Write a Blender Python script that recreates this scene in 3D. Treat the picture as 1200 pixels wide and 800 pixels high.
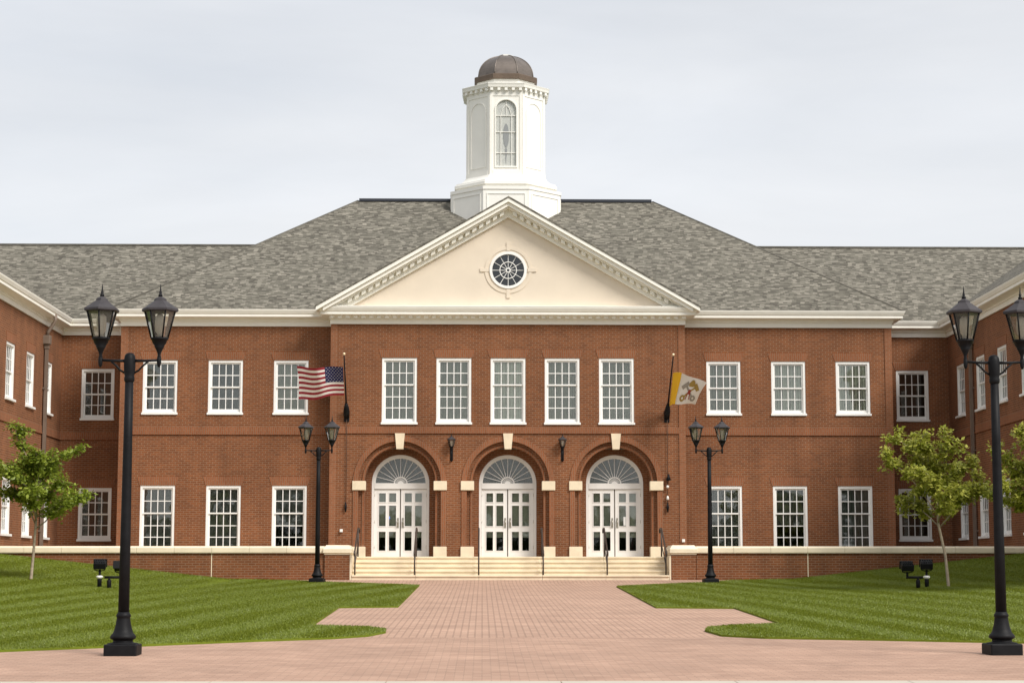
import bpy, bmesh, math, random
import numpy as np
from mathutils import Vector, Matrix, geometry
R = math.radians; PI = math.pi; sin = math.sin; cos = math.cos
random.seed(7); rng = np.random.default_rng(11)
S = bpy.context.scene
for o in list(bpy.data.objects): bpy.data.objects.remove(o)
C = S.collection

# ------------------------------------------------------------------ camera
# the eye is the origin of the world; x right, y into the scene, z up (metres)
cam_d = bpy.data.cameras.new('camera'); cam = bpy.data.objects.new('camera', cam_d); C.objects.link(cam)
cam_d.sensor_width = 36; cam_d.lens = 2300/1200*36
cam_d.shift_x = -0.01128
cam_d.clip_start = 0.5; cam_d.clip_end = 6000
cam.rotation_euler = (R(90)+math.atan(279/2300), 0, R(-1.2))
S.camera = cam

# ------------------------------------------------------------------ sky, sun, exposure
SUN_EL, SUN_AZ = R(44), R(134)          # azimuth clockwise from +y (into the scene); 134 = behind the viewer's right
sd = Vector((sin(SUN_AZ)*cos(SUN_EL), cos(SUN_AZ)*cos(SUN_EL), sin(SUN_EL)))
W = bpy.data.worlds.new('World'); S.world = W; W.use_nodes = True
nt = W.node_tree; nt.nodes.clear(); L = nt.links
out = nt.nodes.new('ShaderNodeOutputWorld'); bg = nt.nodes.new('ShaderNodeBackground')
sky = nt.nodes.new('ShaderNodeTexSky'); sky.sky_type = 'NISHITA'; sky.sun_disc = False
sky.sun_elevation = SUN_EL; sky.sun_rotation = SUN_AZ; sky.dust_density = 2.0
tc = nt.nodes.new('ShaderNodeTexCoord')
mp = nt.nodes.new('ShaderNodeMapping'); mp.inputs['Scale'].default_value = (1.0, 1.0, 4.0)
L.new(tc.outputs['Generated'], mp.inputs['Vector'])
nz = nt.nodes.new('ShaderNodeTexNoise'); nz.inputs['Scale'].default_value = 2.4; nz.inputs['Detail'].default_value = 6; nz.inputs['Roughness'].default_value = .5
L.new(mp.outputs['Vector'], nz.inputs['Vector'])
cr = nt.nodes.new('ShaderNodeValToRGB')
cr.color_ramp.elements[0].position = .38; cr.color_ramp.elements[0].color = (.76,.76,.76,1)
cr.color_ramp.elements[1].position = .72; cr.color_ramp.elements[1].color = (.97,.97,.97,1)
L.new(nz.outputs['Fac'], cr.inputs['Fac'])
# thin high cloud, brighter round the veiled sun
dt = nt.nodes.new('ShaderNodeVectorMath'); dt.operation = 'DOT_PRODUCT'; dt.inputs[1].default_value = sd
L.new(tc.outputs['Generated'], dt.inputs[0])
mr = nt.nodes.new('ShaderNodeMapRange'); mr.interpolation_type = 'SMOOTHSTEP'
mr.inputs['From Min'].default_value = -.1; mr.inputs['From Max'].default_value = 1
mr.inputs['To Min'].default_value = 7.3; mr.inputs['To Max'].default_value = 9.6
L.new(dt.outputs['Value'], mr.inputs['Value'])
cc = nt.nodes.new('ShaderNodeVectorMath'); cc.operation = 'SCALE'; cc.inputs[0].default_value = (.968, .984, 1.012)
mp2 = nt.nodes.new('ShaderNodeMapping'); mp2.inputs['Scale'].default_value = (1.6, 1.6, 7.0); mp2.inputs['Rotation'].default_value = (0, R(-14), 0)
L.new(tc.outputs['Generated'], mp2.inputs['Vector'])
nz2 = nt.nodes.new('ShaderNodeTexNoise'); nz2.inputs['Scale'].default_value = 2.0; nz2.inputs['Detail'].default_value = 7; nz2.inputs['Roughness'].default_value = .55; nz2.inputs['Distortion'].default_value = .4
L.new(mp2.outputs['Vector'], nz2.inputs['Vector'])
mr2 = nt.nodes.new('ShaderNodeMapRange'); mr2.inputs['From Min'].default_value = .3; mr2.inputs['From Max'].default_value = .7
mr2.inputs['To Min'].default_value = .955; mr2.inputs['To Max'].default_value = 1.085
L.new(nz2.outputs['Fac'], mr2.inputs['Value'])
# whiter towards the horizon
sxz = nt.nodes.new('ShaderNodeSeparateXYZ'); L.new(tc.outputs['Generated'], sxz.inputs[0])
mr3 = nt.nodes.new('ShaderNodeMapRange'); mr3.inputs['From Min'].default_value = .12; mr3.inputs['From Max'].default_value = .34
mr3.inputs['To Min'].default_value = 1.065; mr3.inputs['To Max'].default_value = 1.0; L.new(sxz.outputs[2], mr3.inputs['Value'])
ml = nt.nodes.new('ShaderNodeMath'); ml.operation = 'MULTIPLY'; L.new(mr.outputs['Result'], ml.inputs[0]); L.new(mr2.outputs['Result'], ml.inputs[1])
ml2 = nt.nodes.new('ShaderNodeMath'); ml2.operation = 'MULTIPLY'; L.new(ml.outputs[0], ml2.inputs[0]); L.new(mr3.outputs['Result'], ml2.inputs[1])
L.new(ml2.outputs[0], cc.inputs['Scale'])
mx = nt.nodes.new('ShaderNodeMix'); mx.data_type = 'RGBA'
L.new(cr.outputs['Color'], mx.inputs['Factor']); L.new(sky.outputs['Color'], mx.inputs['A']); L.new(cc.outputs['Vector'], mx.inputs['B'])
L.new(mx.outputs['Result'], bg.inputs['Color']); bg.inputs['Strength'].default_value = .1
L.new(bg.outputs['Background'], out.inputs['Surface'])
sl = bpy.data.lights.new('sun', 'SUN'); sl.energy = 3.25; sl.angle = R(20); sl.color = (1, .955, .89)
so = bpy.data.objects.new('sun', sl); C.objects.link(so); so.location = sd*100
so.rotation_euler = sd.to_track_quat('Z', 'Y').to_euler()
S.view_settings.view_transform = 'Standard'; S.view_settings.look = 'None'; S.view_settings.gamma = 1
S.view_settings.exposure = 0.25
S.render.resolution_x = 1024; S.render.resolution_y = 682
S.cycles.max_bounces = 8; S.cycles.transparent_max_bounces = 16

# ------------------------------------------------------------------ materials
def mat(name, col, rough=.7, spec=.4, metal=0, var=None, vscale=3, bump=0, bscale=40, coat=0):
    m = bpy.data.materials.new(name); m.use_nodes = True; n = m.node_tree.nodes; l = m.node_tree.links
    p = n['Principled BSDF']; p.inputs['Base Color'].default_value = (*col, 1)
    p.inputs['Roughness'].default_value = rough; p.inputs['Specular IOR Level'].default_value = spec
    p.inputs['Metallic'].default_value = metal; p.inputs['Coat Weight'].default_value = coat
    g = n.new('ShaderNodeNewGeometry')
    if var:
        t = n.new('ShaderNodeTexNoise'); t.inputs['Scale'].default_value = vscale; t.inputs['Detail'].default_value = 5
        t.inputs['Roughness'].default_value = .6
        l.new(g.outputs['Position'], t.inputs['Vector'])
        r = n.new('ShaderNodeValToRGB'); r.color_ramp.elements[0].position = .3; r.color_ramp.elements[1].position = .7
        r.color_ramp.elements[0].color = (*[c*(1-var) for c in col], 1); r.color_ramp.elements[1].color = (*[min(1, c*(1+var)) for c in col], 1)
        l.new(t.outputs['Fac'], r.inputs['Fac']); l.new(r.outputs['Color'], p.inputs['Base Color'])
    if bump:
        t2 = n.new('ShaderNodeTexNoise'); t2.inputs['Scale'].default_value = bscale; t2.inputs['Detail'].default_value = 3
        l.new(g.outputs['Position'], t2.inputs['Vector'])
        b = n.new('ShaderNodeBump'); b.inputs['Strength'].default_value = bump; b.inputs['Distance'].default_value = .01
        l.new(t2.outputs['Fac'], b.inputs['Height']); l.new(b.outputs['Normal'], p.inputs['Normal'])
    return m

def math_node(n, l, op, a, b=None, c=None):
    q = n.new('ShaderNodeMath'); q.operation = op
    for i, v in enumerate((a, b, c)):
        if v is None: continue
        if isinstance(v, (int, float)): q.inputs[i].default_value = v
        else: l.new(v, q.inputs[i])
    return q.outputs[0]

def brick_mat(name, c1, c2, mortar, bw=.21, rh=.072, ms=.010, flat=False, vert=False, mottle=.16, mscale=.55, rough=.85, smooth=.15, bumpd=.006, stain=0):
    m = bpy.data.materials.new(name); m.use_nodes = True; n = m.node_tree.nodes; l = m.node_tree.links
    p = n['Principled BSDF']; p.inputs['Roughness'].default_value = rough; p.inputs['Specular IOR Level'].default_value = .25
    g = n.new('ShaderNodeNewGeometry')
    sx = n.new('ShaderNodeSeparateXYZ'); l.new(g.outputs['Position'], sx.inputs[0])
    sn = n.new('ShaderNodeSeparateXYZ'); l.new(g.outputs['True Normal'], sn.inputs[0])
    cb = n.new('ShaderNodeCombineXYZ')
    if flat:
        l.new(sx.outputs[1 if flat == 'turn' else 0], cb.inputs[0]); l.new(sx.outputs[0 if flat == 'turn' else 1], cb.inputs[1])
    else:
        ax = math_node(n, l, 'ABSOLUTE', sn.outputs[0]); ay = math_node(n, l, 'ABSOLUTE', sn.outputs[1])
        f = math_node(n, l, 'GREATER_THAN', ax, ay)
        mxu = n.new('ShaderNodeMix'); l.new(f, mxu.inputs['Factor']); l.new(sx.outputs[0], mxu.inputs['A']); l.new(sx.outputs[1], mxu.inputs['B'])
        u = mxu.outputs['Result']; v = sx.outputs[2]
        if vert: u, v = v, u
        l.new(u, cb.inputs[0]); l.new(v, cb.inputs[1])
    t = n.new('ShaderNodeTexBrick'); l.new(cb.outputs[0], t.inputs['Vector'])
    t.inputs['Scale'].default_value = 1; t.inputs['Brick Width'].default_value = bw; t.inputs['Row Height'].default_value = rh
    t.inputs['Mortar Size'].default_value = ms; t.inputs['Mortar Smooth'].default_value = smooth
    t.inputs['Color1'].default_value = (*c1, 1); t.inputs['Color2'].default_value = (*c2, 1); t.inputs['Mortar'].default_value = (*mortar, 1)
    t.inputs['Bias'].default_value = -.1
    nz = n.new('ShaderNodeTexNoise'); nz.inputs['Scale'].default_value = mscale; nz.inputs['Detail'].default_value = 7; nz.inputs['Roughness'].default_value = .65
    l.new(g.outputs['Position'], nz.inputs['Vector'])
    mr = n.new('ShaderNodeMapRange'); mr.inputs['From Min'].default_value = .25; mr.inputs['From Max'].default_value = .75
    mr.inputs['To Min'].default_value = 1-mottle; mr.inputs['To Max'].default_value = 1+mottle
    l.new(nz.outputs['Fac'], mr.inputs['Value'])
    sc = n.new('ShaderNodeVectorMath'); sc.operation = 'SCALE'; l.new(t.outputs['Color'], sc.inputs[0]); l.new(mr.outputs['Result'], sc.inputs['Scale'])
    fin = sc.outputs['Vector']
    if stain:                                     # vertical weather streaks and blotches
        mp = n.new('ShaderNodeMapping'); mp.inputs['Scale'].default_value = (1.3, 1.3, .16) if not flat else (.35, .9, 1)
        l.new(g.outputs['Position'], mp.inputs['Vector'])
        n3 = n.new('ShaderNodeTexNoise'); n3.inputs['Scale'].default_value = 1.6; n3.inputs['Detail'].default_value = 6
        l.new(mp.outputs['Vector'], n3.inputs['Vector'])
        m3 = n.new('ShaderNodeMapRange'); m3.inputs['From Min'].default_value = .3; m3.inputs['From Max'].default_value = .7
        m3.inputs['To Min'].default_value = 1-stain; m3.inputs['To Max'].default_value = 1+stain*.6
        l.new(n3.outputs['Fac'], m3.inputs['Value'])
        s2 = n.new('ShaderNodeVectorMath'); s2.operation = 'SCALE'; l.new(fin, s2.inputs[0]); l.new(m3.outputs['Result'], s2.inputs['Scale'])
        fin = s2.outputs['Vector']
    l.new(fin, p.inputs['Base Color'])
    b = n.new('ShaderNodeBump'); b.inputs['Strength'].default_value = .6; b.inputs['Distance'].default_value = bumpd; b.invert = True
    l.new(t.outputs['Fac'], b.inputs['Height']); l.new(b.outputs['Normal'], p.inputs['Normal'])
    return m

def shingle_mat():
    m = bpy.data.materials.new('shingles'); m.use_nodes = True; n = m.node_tree.nodes; l = m.node_tree.links
    p = n['Principled BSDF']; p.inputs['Roughness'].default_value = .95; p.inputs['Specular IOR Level'].default_value = .15
    g = n.new('ShaderNodeNewGeometry')
    sx = n.new('ShaderNodeSeparateXYZ'); l.new(g.outputs['Position'], sx.inputs[0])
    sn = n.new('ShaderNodeSeparateXYZ'); l.new(g.outputs['True Normal'], sn.inputs[0])
    ax = math_node(n, l, 'ABSOLUTE', sn.outputs[0]); ay = math_node(n, l, 'ABSOLUTE', sn.outputs[1])
    f = math_node(n, l, 'GREATER_THAN', ax, ay)
    mxu = n.new('ShaderNodeMix'); l.new(f, mxu.inputs['Factor']); l.new(sx.outputs[0], mxu.inputs['A']); l.new(sx.outputs[1], mxu.inputs['B'])
    cb = n.new('ShaderNodeCombineXYZ'); l.new(mxu.outputs['Result'], cb.inputs[0]); l.new(sx.outputs[2], cb.inputs[1])
    # one random tone per tab: floor the row and the shifted column
    RH, TW = .047, .15
    row = math_node(n, l, 'FLOOR', math_node(n, l, 'DIVIDE', sx.outputs[2], RH))
    off = n.new('ShaderNodeTexWhiteNoise'); off.noise_dimensions = '1D'; l.new(row, off.inputs['W'])
    col = math_node(n, l, 'FLOOR', math_node(n, l, 'ADD', math_node(n, l, 'DIVIDE', mxu.outputs['Result'], TW), math_node(n, l, 'MULTIPLY', off.outputs['Value'], 7.0)))
    c2 = n.new('ShaderNodeCombineXYZ'); l.new(col, c2.inputs[0]); l.new(row, c2.inputs[1])
    wn = n.new('ShaderNodeTexWhiteNoise'); wn.noise_dimensions = '2D'; l.new(c2.outputs[0], wn.inputs['Vector'])
    r = n.new('ShaderNodeValToRGB'); e = r.color_ramp.elements
    e[0].position = 0; e[0].color = (.082, .075, .062, 1); e[1].position = 1; e[1].color = (.235, .215, .178, 1)
    e2 = e.new(.4); e2.color = (.128, .119, .097, 1); e3 = e.new(.75); e3.color = (.168, .156, .128, 1)
    l.new(wn.outputs['Value'], r.inputs['Fac'])
    nz = n.new('ShaderNodeTexNoise'); nz.inputs['Scale'].default_value = 1.1; nz.inputs['Detail'].default_value = 8; nz.inputs['Roughness'].default_value = .7
    mp = n.new('ShaderNodeMapping'); mp.inputs['Scale'].default_value = (1, 1, 2.5); l.new(g.outputs['Position'], mp.inputs['Vector']); l.new(mp.outputs[0], nz.inputs['Vector'])
    mr = n.new('ShaderNodeMapRange'); mr.inputs['From Min'].default_value = .28; mr.inputs['From Max'].default_value = .72
    mr.inputs['To Min'].default_value = .82; mr.inputs['To Max'].default_value = 1.18; l.new(nz.outputs['Fac'], mr.inputs['Value'])
    sc = n.new('ShaderNodeVectorMath'); sc.operation = 'SCALE'; l.new(r.outputs['Color'], sc.inputs[0]); l.new(mr.outputs['Result'], sc.inputs['Scale'])
    l.new(sc.outputs['Vector'], p.inputs['Base Color'])
    fr = math_node(n, l, 'FRACT', math_node(n, l, 'DIVIDE', sx.outputs[2], RH))
    b = n.new('ShaderNodeBump'); b.inputs['Strength'].default_value = .5; b.inputs['Distance'].default_value = .012; b.invert = True
    l.new(fr, b.inputs['Height']); l.new(b.outputs['Normal'], p.inputs['Normal'])
    return m

def glass_mat(name, tint=(.8, .85, .85), ior=1.5, rough=.02, opac=0, ocol=(.6, .6, .55), wave=0):
    m = bpy.data.materials.new(name); m.use_nodes = True; n = m.node_tree.nodes; l = m.node_tree.links
    n.remove(n['Principled BSDF']); o = n['Material Output']
    tr = n.new('ShaderNodeBsdfTransparent'); tr.inputs['Color'].default_value = (*tint, 1)
    gl = n.new('ShaderNodeBsdfGlossy'); gl.inputs['Roughness'].default_value = rough
    fr = n.new('ShaderNodeFresnel'); fr.inputs['IOR'].default_value = ior
    f2 = math_node(n, l, 'MULTIPLY', fr.outputs[0], 1.9); f2 = math_node(n, l, 'MINIMUM', f2, 1.0)
    if wave:
        g = n.new('ShaderNodeNewGeometry'); t = n.new('ShaderNodeTexNoise'); t.inputs['Scale'].default_value = 1.4; t.inputs['Detail'].default_value = 2
        l.new(g.outputs['Position'], t.inputs['Vector'])
        b = n.new('ShaderNodeBump'); b.inputs['Strength'].default_value = wave; b.inputs['Distance'].default_value = .05
        l.new(t.outputs['Fac'], b.inputs['Height']); l.new(b.outputs['Normal'], gl.inputs['Normal'])
    base = tr.outputs[0]
    if opac:
        df = n.new('ShaderNodeBsdfDiffuse'); df.inputs['Color'].default_value = (*ocol, 1)
        tl = n.new('ShaderNodeBsdfTranslucent'); tl.inputs['Color'].default_value = (*ocol, 1)
        m0 = n.new('ShaderNodeMixShader'); m0.inputs[0].default_value = .5; l.new(df.outputs[0], m0.inputs[1]); l.new(tl.outputs[0], m0.inputs[2])
        m1 = n.new('ShaderNodeMixShader'); m1.inputs[0].default_value = opac; l.new(tr.outputs[0], m1.inputs[1]); l.new(m0.outputs[0], m1.inputs[2]); base = m1.outputs[0]
    mx = n.new('ShaderNodeMixShader'); l.new(f2, mx.inputs[0]); l.new(base, mx.inputs[1]); l.new(gl.outputs[0], mx.inputs[2])
    l.new(mx.outputs[0], o.inputs['Surface'])
    return m

def leaf_mat(name, dark, light, scale=2.2, trans=.35):
    m = bpy.data.materials.new(name); m.use_nodes = True; n = m.node_tree.nodes; l = m.node_tree.links
    n.remove(n['Principled BSDF']); o = n['Material Output']
    g = n.new('ShaderNodeNewGeometry')
    ramp = n.new('ShaderNodeValToRGB'); ramp.color_ramp.elements[0].color = (*dark, 1); ramp.color_ramp.elements[1].color = (*light, 1)
    l.new(g.outputs['Random Per Island'], ramp.inputs['Fac'])
    df = n.new('ShaderNodeBsdfPrincipled'); df.inputs['Roughness'].default_value = .45; df.inputs['Specular IOR Level'].default_value = .4
    l.new(ramp.outputs[0], df.inputs['Base Color'])
    tl = n.new('ShaderNodeBsdfTranslucent'); l.new(ramp.outputs[0], tl.inputs['Color'])
    mx = n.new('ShaderNodeMixShader'); mx.inputs[0].default_value = trans; l.new(df.outputs[0], mx.inputs[1]); l.new(tl.outputs[0], mx.inputs[2])
    l.new(mx.outputs[0], o.inputs['Surface'])
    return m

M = {}
M['brick'] = brick_mat('red_brick', (.214, .074, .0265), (.150, .052, .020), (.250, .145, .088), stain=.17)
M['brick_side'] = M['brick']
M['brick_band'] = brick_mat('orange_soldier_brick', (.262, .096, .042), (.215, .077, .033), (.24, .135, .08), vert=True, stain=.10)
M['brick_pale'] = brick_mat('orange_corner_brick', (.265, .10, .045), (.215, .08, .034), (.25, .145, .088), stain=.10)
M['shingle'] = shingle_mat()
M['trim'] = mat('cream_painted_trim', (.85, .825, .75), .5, .35, var=.04, vscale=1.5)
M['white'] = mat('white_paint', (.82, .81, .78), .4, .4, var=.03, vscale=2)
M['cupola'] = mat('cupola_white_paint', (.82, .80, .74), .5, .35, var=.035, vscale=1.2)
M['stucco'] = mat('cream_stucco', (.70, .61, .495), .9, .2, var=.035, vscale=1.3, bump=.25, bscale=60)
M['stone'] = mat('buff_cast_stone', (.74, .63, .46), .8, .25, var=.10, vscale=2.5, bump=.3, bscale=30)
M['stone_cap'] = mat('pale_cast_stone_cap', (.82, .71, .53), .8, .25, var=.09, vscale=1.8, bump=.3, bscale=30)
M['door'] = mat('door_white_paint', (.78, .755, .72), .4, .4, var=.03, vscale=2)
M['bronze'] = mat('weathered_bronze', (.155, .13, .112), .42, .5, metal=.55, var=.22, vscale=2.5)
M['bronze_edge'] = mat('dark_bronze_band', (.12, .085, .06), .5, .4, metal=.3, var=.15)
M['black'] = mat('black_cast_iron', (.0075, .0075, .0085), .55, .16, var=.3, vscale=9)
M['grey_roof'] = mat('grey_lantern_roof', (.048, .043, .046), .6, .25, var=.2, vscale=9)
M['darkrail'] = mat('dark_bronze_rail', (.045, .03, .022), .5, .4, var=.2)
M['gutter'] = mat('brown_downspout', (.17, .125, .095), .5, .4, var=.12, vscale=3)
M['oval'] = mat('grey_leaded_glass', (.26, .27, .27), .3, .4)
M['hip'] = mat('hip_shingle', (.115, .107, .09), .95, .15, var=.3, vscale=6)
M['flash'] = mat('dark_ridge_flashing', (.03, .033, .042), .6, .3)
M['glass'] = glass_mat('window_glass', (.93, .95, .92), wave=.03)
M['fan_glass'] = glass_mat('fanlight_glass', (.70, .74, .72), rough=.06, opac=.28, ocol=(.42, .45, .42))
M['lamp_glass'] = glass_mat('lantern_glass', (.93, .92, .88), rough=.05, opac=.16, ocol=(.72, .66, .56))
M['cup_glass'] = glass_mat('frosted_cupola_glass', (.9, .93, .92), rough=.25, opac=.9, ocol=(.88, .89, .85), ior=1.2)
M['oculus_glass'] = glass_mat('dark_oculus_glass', (.35, .4, .42), rough=.05)
M['lamp_core'] = mat('frosted_lamp_globe', (.72, .66, .58), .4, .4)
M['blind_light'] = mat('pale_vertical_blind', (.94, .95, .85), .8, .2, var=.06)
M['blind_mid'] = mat('grey_vertical_blind', (.47, .48, .40), .8, .2, var=.08)
M['blind_dark'] = mat('dark_grey_vertical_blind', (.19, .20, .19), .8, .2, var=.2)  # darkest of the three blind tones
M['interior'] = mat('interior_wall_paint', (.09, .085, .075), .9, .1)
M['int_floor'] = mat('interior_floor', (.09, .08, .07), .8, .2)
M['nickel'] = mat('satin_nickel', (.45, .42, .36), .35, .5, metal=.9)
M['brass'] = mat('gold_finial', (.80, .62, .40), .35, .5, metal=.4)
M['plastic_white'] = mat('white_plastic', (.8, .78, .74), .5)
M['blue'] = mat('blue_sticker', (.12, .22, .62), .5)
M['paper'] = mat('white_paper', (.85, .85, .82), .8)
M['rope'] = mat('dark_rope', (.09, .055, .04), .9, .1)
M['bark'] = mat('pale_smooth_bark', (.33, .27, .20), .9, .15, var=.22, vscale=14, bump=.4, bscale=50)
M['leaf'] = leaf_mat('young_leaves', (.12, .175, .014), (.40, .47, .065), trans=.42)
M['leaf_yellow'] = leaf_mat('yellow_green_leaves', (.20, .24, .016), (.55, .54, .11), trans=.42)  # yellower leaf tone of the trees on the right
M['concrete'] = mat('pale_concrete', (.47, .43, .36), .9, .2, var=.06, vscale=1.4, bump=.2, bscale=40)
M['asphalt'] = mat('asphalt', (.05, .05, .05), .9, .2, var=.2, vscale=8)
M['earth'] = mat('field_grass', (.07, .10, .02), .95, .1, var=.25, vscale=.4)
M['paver'] = brick_mat('pink_brick_paver', (.43, .278, .203), (.355, .222, .160), (.30, .20, .148), bw=.21, rh=.105, ms=.007, flat=True, mottle=.16, mscale=1.1, stain=.12, bumpd=.004)
M['path'] = brick_mat('pink_running_paver', (.445, .29, .212), (.395, .25, .182), (.315, .205, .15), bw=.22, rh=.112, ms=.013, flat='turn', mottle=.14, mscale=1.1, stain=.11, bumpd=.004)
M['band'] = brick_mat('darker_soldier_paver', (.36, .22, .16), (.30, .18, .13), (.26, .16, .12), bw=.105, rh=.21, ms=.008, flat=True, mottle=.08)
M['deck'] = mat('buff_terrace_paving', (.5, .42, .31), .9, .2, var=.08)

# ------------------------------------------------------------------ mesh builder
class MB:
    def __init__(s): s.v = []; s.f = []; s.m = []; s.sm = []
    def add(s, vs, fs, m=0, smooth=False):
        k = len(s.v); s.v += [tuple(p) for p in vs]; s.f += [tuple(i+k for i in f) for f in fs]; s.m += [m]*len(fs); s.sm += [smooth]*len(fs); return s
    def box(s, x0, x1, y0, y1, z0, z1, m=0, bev=0):
        if bev:
            bm = bmesh.new(); bmesh.ops.create_cube(bm, size=1)
            for v in bm.verts: v.co = Vector(((x0+x1)/2+v.co.x*(x1-x0), (y0+y1)/2+v.co.y*(y1-y0), (z0+z1)/2+v.co.z*(z1-z0)))
            bmesh.ops.bevel(bm, geom=bm.edges[:], offset=bev, segments=2, affect='EDGES', profile=.5)
            bm.verts.index_update(); s.add([v.co[:] for v in bm.verts], [[v.index for v in f.verts] for f in bm.faces], m); bm.free(); return s
        V = [(x0,y0,z0),(x1,y0,z0),(x1,y1,z0),(x0,y1,z0),(x0,y0,z1),(x1,y0,z1),(x1,y1,z1),(x0,y1,z1)]
        return s.add(V, [(0,3,2,1),(4,5,6,7),(0,1,5,4),(1,2,6,5),(2,3,7,6),(3,0,4,7)], m)
    def plate(s, outer, holes, y0, y1, m=0, rev=0):
        """2-D outline (x,z) with holes, extruded from y0 (front) to y1 (back)"""
        loops = [outer]+list(holes)
        tris = geometry.tessellate_polygon([[Vector((p[0], p[1], 0)) for p in lp] for lp in loops])
        flat = [p for lp in loops for p in lp]; n = len(flat); V = [(p[0], y0, p[1]) for p in flat]+[(p[0], y1, p[1]) for p in flat]
        F = []
        for t in tris:
            a, b, c = t; A, B, D = flat[a], flat[b], flat[c]
            ar = (B[0]-A[0])*(D[1]-A[1])-(B[1]-A[1])*(D[0]-A[0])
            if ar < 0: b, c = c, b
            F.append((a, b, c)); F.append((a+n, c+n, b+n))
        k = 0
        for li, lp in enumerate(loops):
            q = len(lp); area = sum(lp[i][0]*lp[(i+1) % q][1]-lp[(i+1) % q][0]*lp[i][1] for i in range(q))
            ccw = area > 0
            for i in range(q):
                a, b = k+i, k+(i+1) % q
                f = (a, a+n, b+n, b) if (ccw == (li == 0)) else (b, b+n, a+n, a)
                F.append(f[::-1] if False else f)
            k += q
        return s.add(V, F, m)
    def tube(s, pts, rad, n=8, m=0, cap=True, smooth=True):
        pts = [Vector(p) for p in pts]; rr = rad if isinstance(rad, (list, tuple)) else [rad]*len(pts)
        V = []; F = []; up = None
        for i, p in enumerate(pts):
            d = (pts[min(i+1, len(pts)-1)]-pts[max(i-1, 0)]).normalized()
            if up is None: up = d.orthogonal().normalized()
            up = (up-d*up.dot(d)); up = up.normalized() if up.length > 1e-6 else d.orthogonal().normalized()
            w = d.cross(up)
            for k in range(n):
                a = 2*PI*k/n; V.append(p+(up*cos(a)+w*sin(a))*rr[i])
        for i in range(len(pts)-1):
            for k in range(n):
                F.append((i*n+k, i*n+(k+1) % n, (i+1)*n+(k+1) % n, (i+1)*n+k))
        if cap: F.append(tuple(range(n))[::-1]); F.append(tuple((len(pts)-1)*n+k for k in range(n)))
        return s.add(V, F, m, smooth)
    def lathe(s, prof, n=16, c=(0, 0, 0), m=0, a0=0, smooth=True, cap=True, flute=0):
        V = []; F = []
        for r, z in prof:
            for k in range(n):
                a = a0+2*PI*k/n; q = r*(1-flute*(k % 2)); V.append((c[0]+q*cos(a), c[1]+q*sin(a), c[2]+z))
        for i in range(len(prof)-1):
            for k in range(n): F.append((i*n+k, i*n+(k+1) % n, (i+1)*n+(k+1) % n, (i+1)*n+k))
        if cap: F.append(tuple(range(n))[::-1]); F.append(tuple((len(prof)-1)*n+k for k in range(n)))
        return s.add(V, F, m, smooth)
    def xf(s, mtx):
        s.v = [tuple(mtx @ Vector(p)) for p in s.v]; return s
    def build(s, name, mats, parent=None, loc=None):
        me = bpy.data.meshes.new(name)
        off = Vector(loc) if loc is not None else (parent_world(parent) if parent else Vector())
        me.from_pydata([tuple(Vector(p)-off) for p in s.v] if loc is None else s.v, [], s.f)
        for q in (mats if isinstance(mats, (list, tuple)) else [mats]): me.materials.append(q)
        me.polygons.foreach_set('material_index', s.m); me.polygons.foreach_set('use_smooth', s.sm); me.update()
        o = bpy.data.objects.new(name, me); C.objects.link(o)
        if loc is not None: o.location = loc
        if parent: o.parent = parent
        return o
def parent_world(p):
    v = Vector()
    while p: v += Vector(p.location); p = p.parent
    return v
def tag(o, label=None, cat=None, group=None, kind=None):
    if label: o['label'] = label
    if cat: o['category'] = cat
    if group: o['group'] = group
    if kind: o['kind'] = kind
    return o
def thing(name, label, cat, loc, group=None, rz=0):
    o = bpy.data.objects.new(name, None); C.objects.link(o); o.location = loc; o.rotation_euler = (0, 0, rz); o.empty_display_size = .3
    return tag(o, label, cat, group)
def copy_tree(o, parent=None):
    c = o.copy(); C.objects.link(c)
    if parent: c.parent = parent
    for ch in list(o.children): copy_tree(ch, c)
    return c
def local(mb, name, m, parent, loc=(0, 0, 0)):      # vertices already in the parent's own space
    return mb.build(name, m, parent, loc=loc)

# ------------------------------------------------------------------ dimensions of the place
CX = .86                         # axis of the building
YP, YB, YR = 66.0, 66.7, 69.3    # planes of the pavilion, the main block, the recesses
HP, HB, HW = 5.97, 13.16, 15.74  # half widths: pavilion, block, distance to the wings
ZF = .71                         # terrace floor
YW = 59.6                        # face of the terrace wall
ZE = 9.10                        # eaves

def plane_z(Y):
    xs = [-400, 0, 21.7, 26.2, 58, 59.4, 400]; zs = [-1.75, -1.70, -1.105, -.98, -.105, -.005, -.005]
    return float(np.interp(Y, xs, zs))
def G(X, Y):
    t = min(max((Y-30)/29.6, 0), 1.0)
    return plane_z(Y)+.11*max(0, abs(X-CX)-8.5)*t*t*(1 if abs(X-CX) < 16 else 1)

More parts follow.
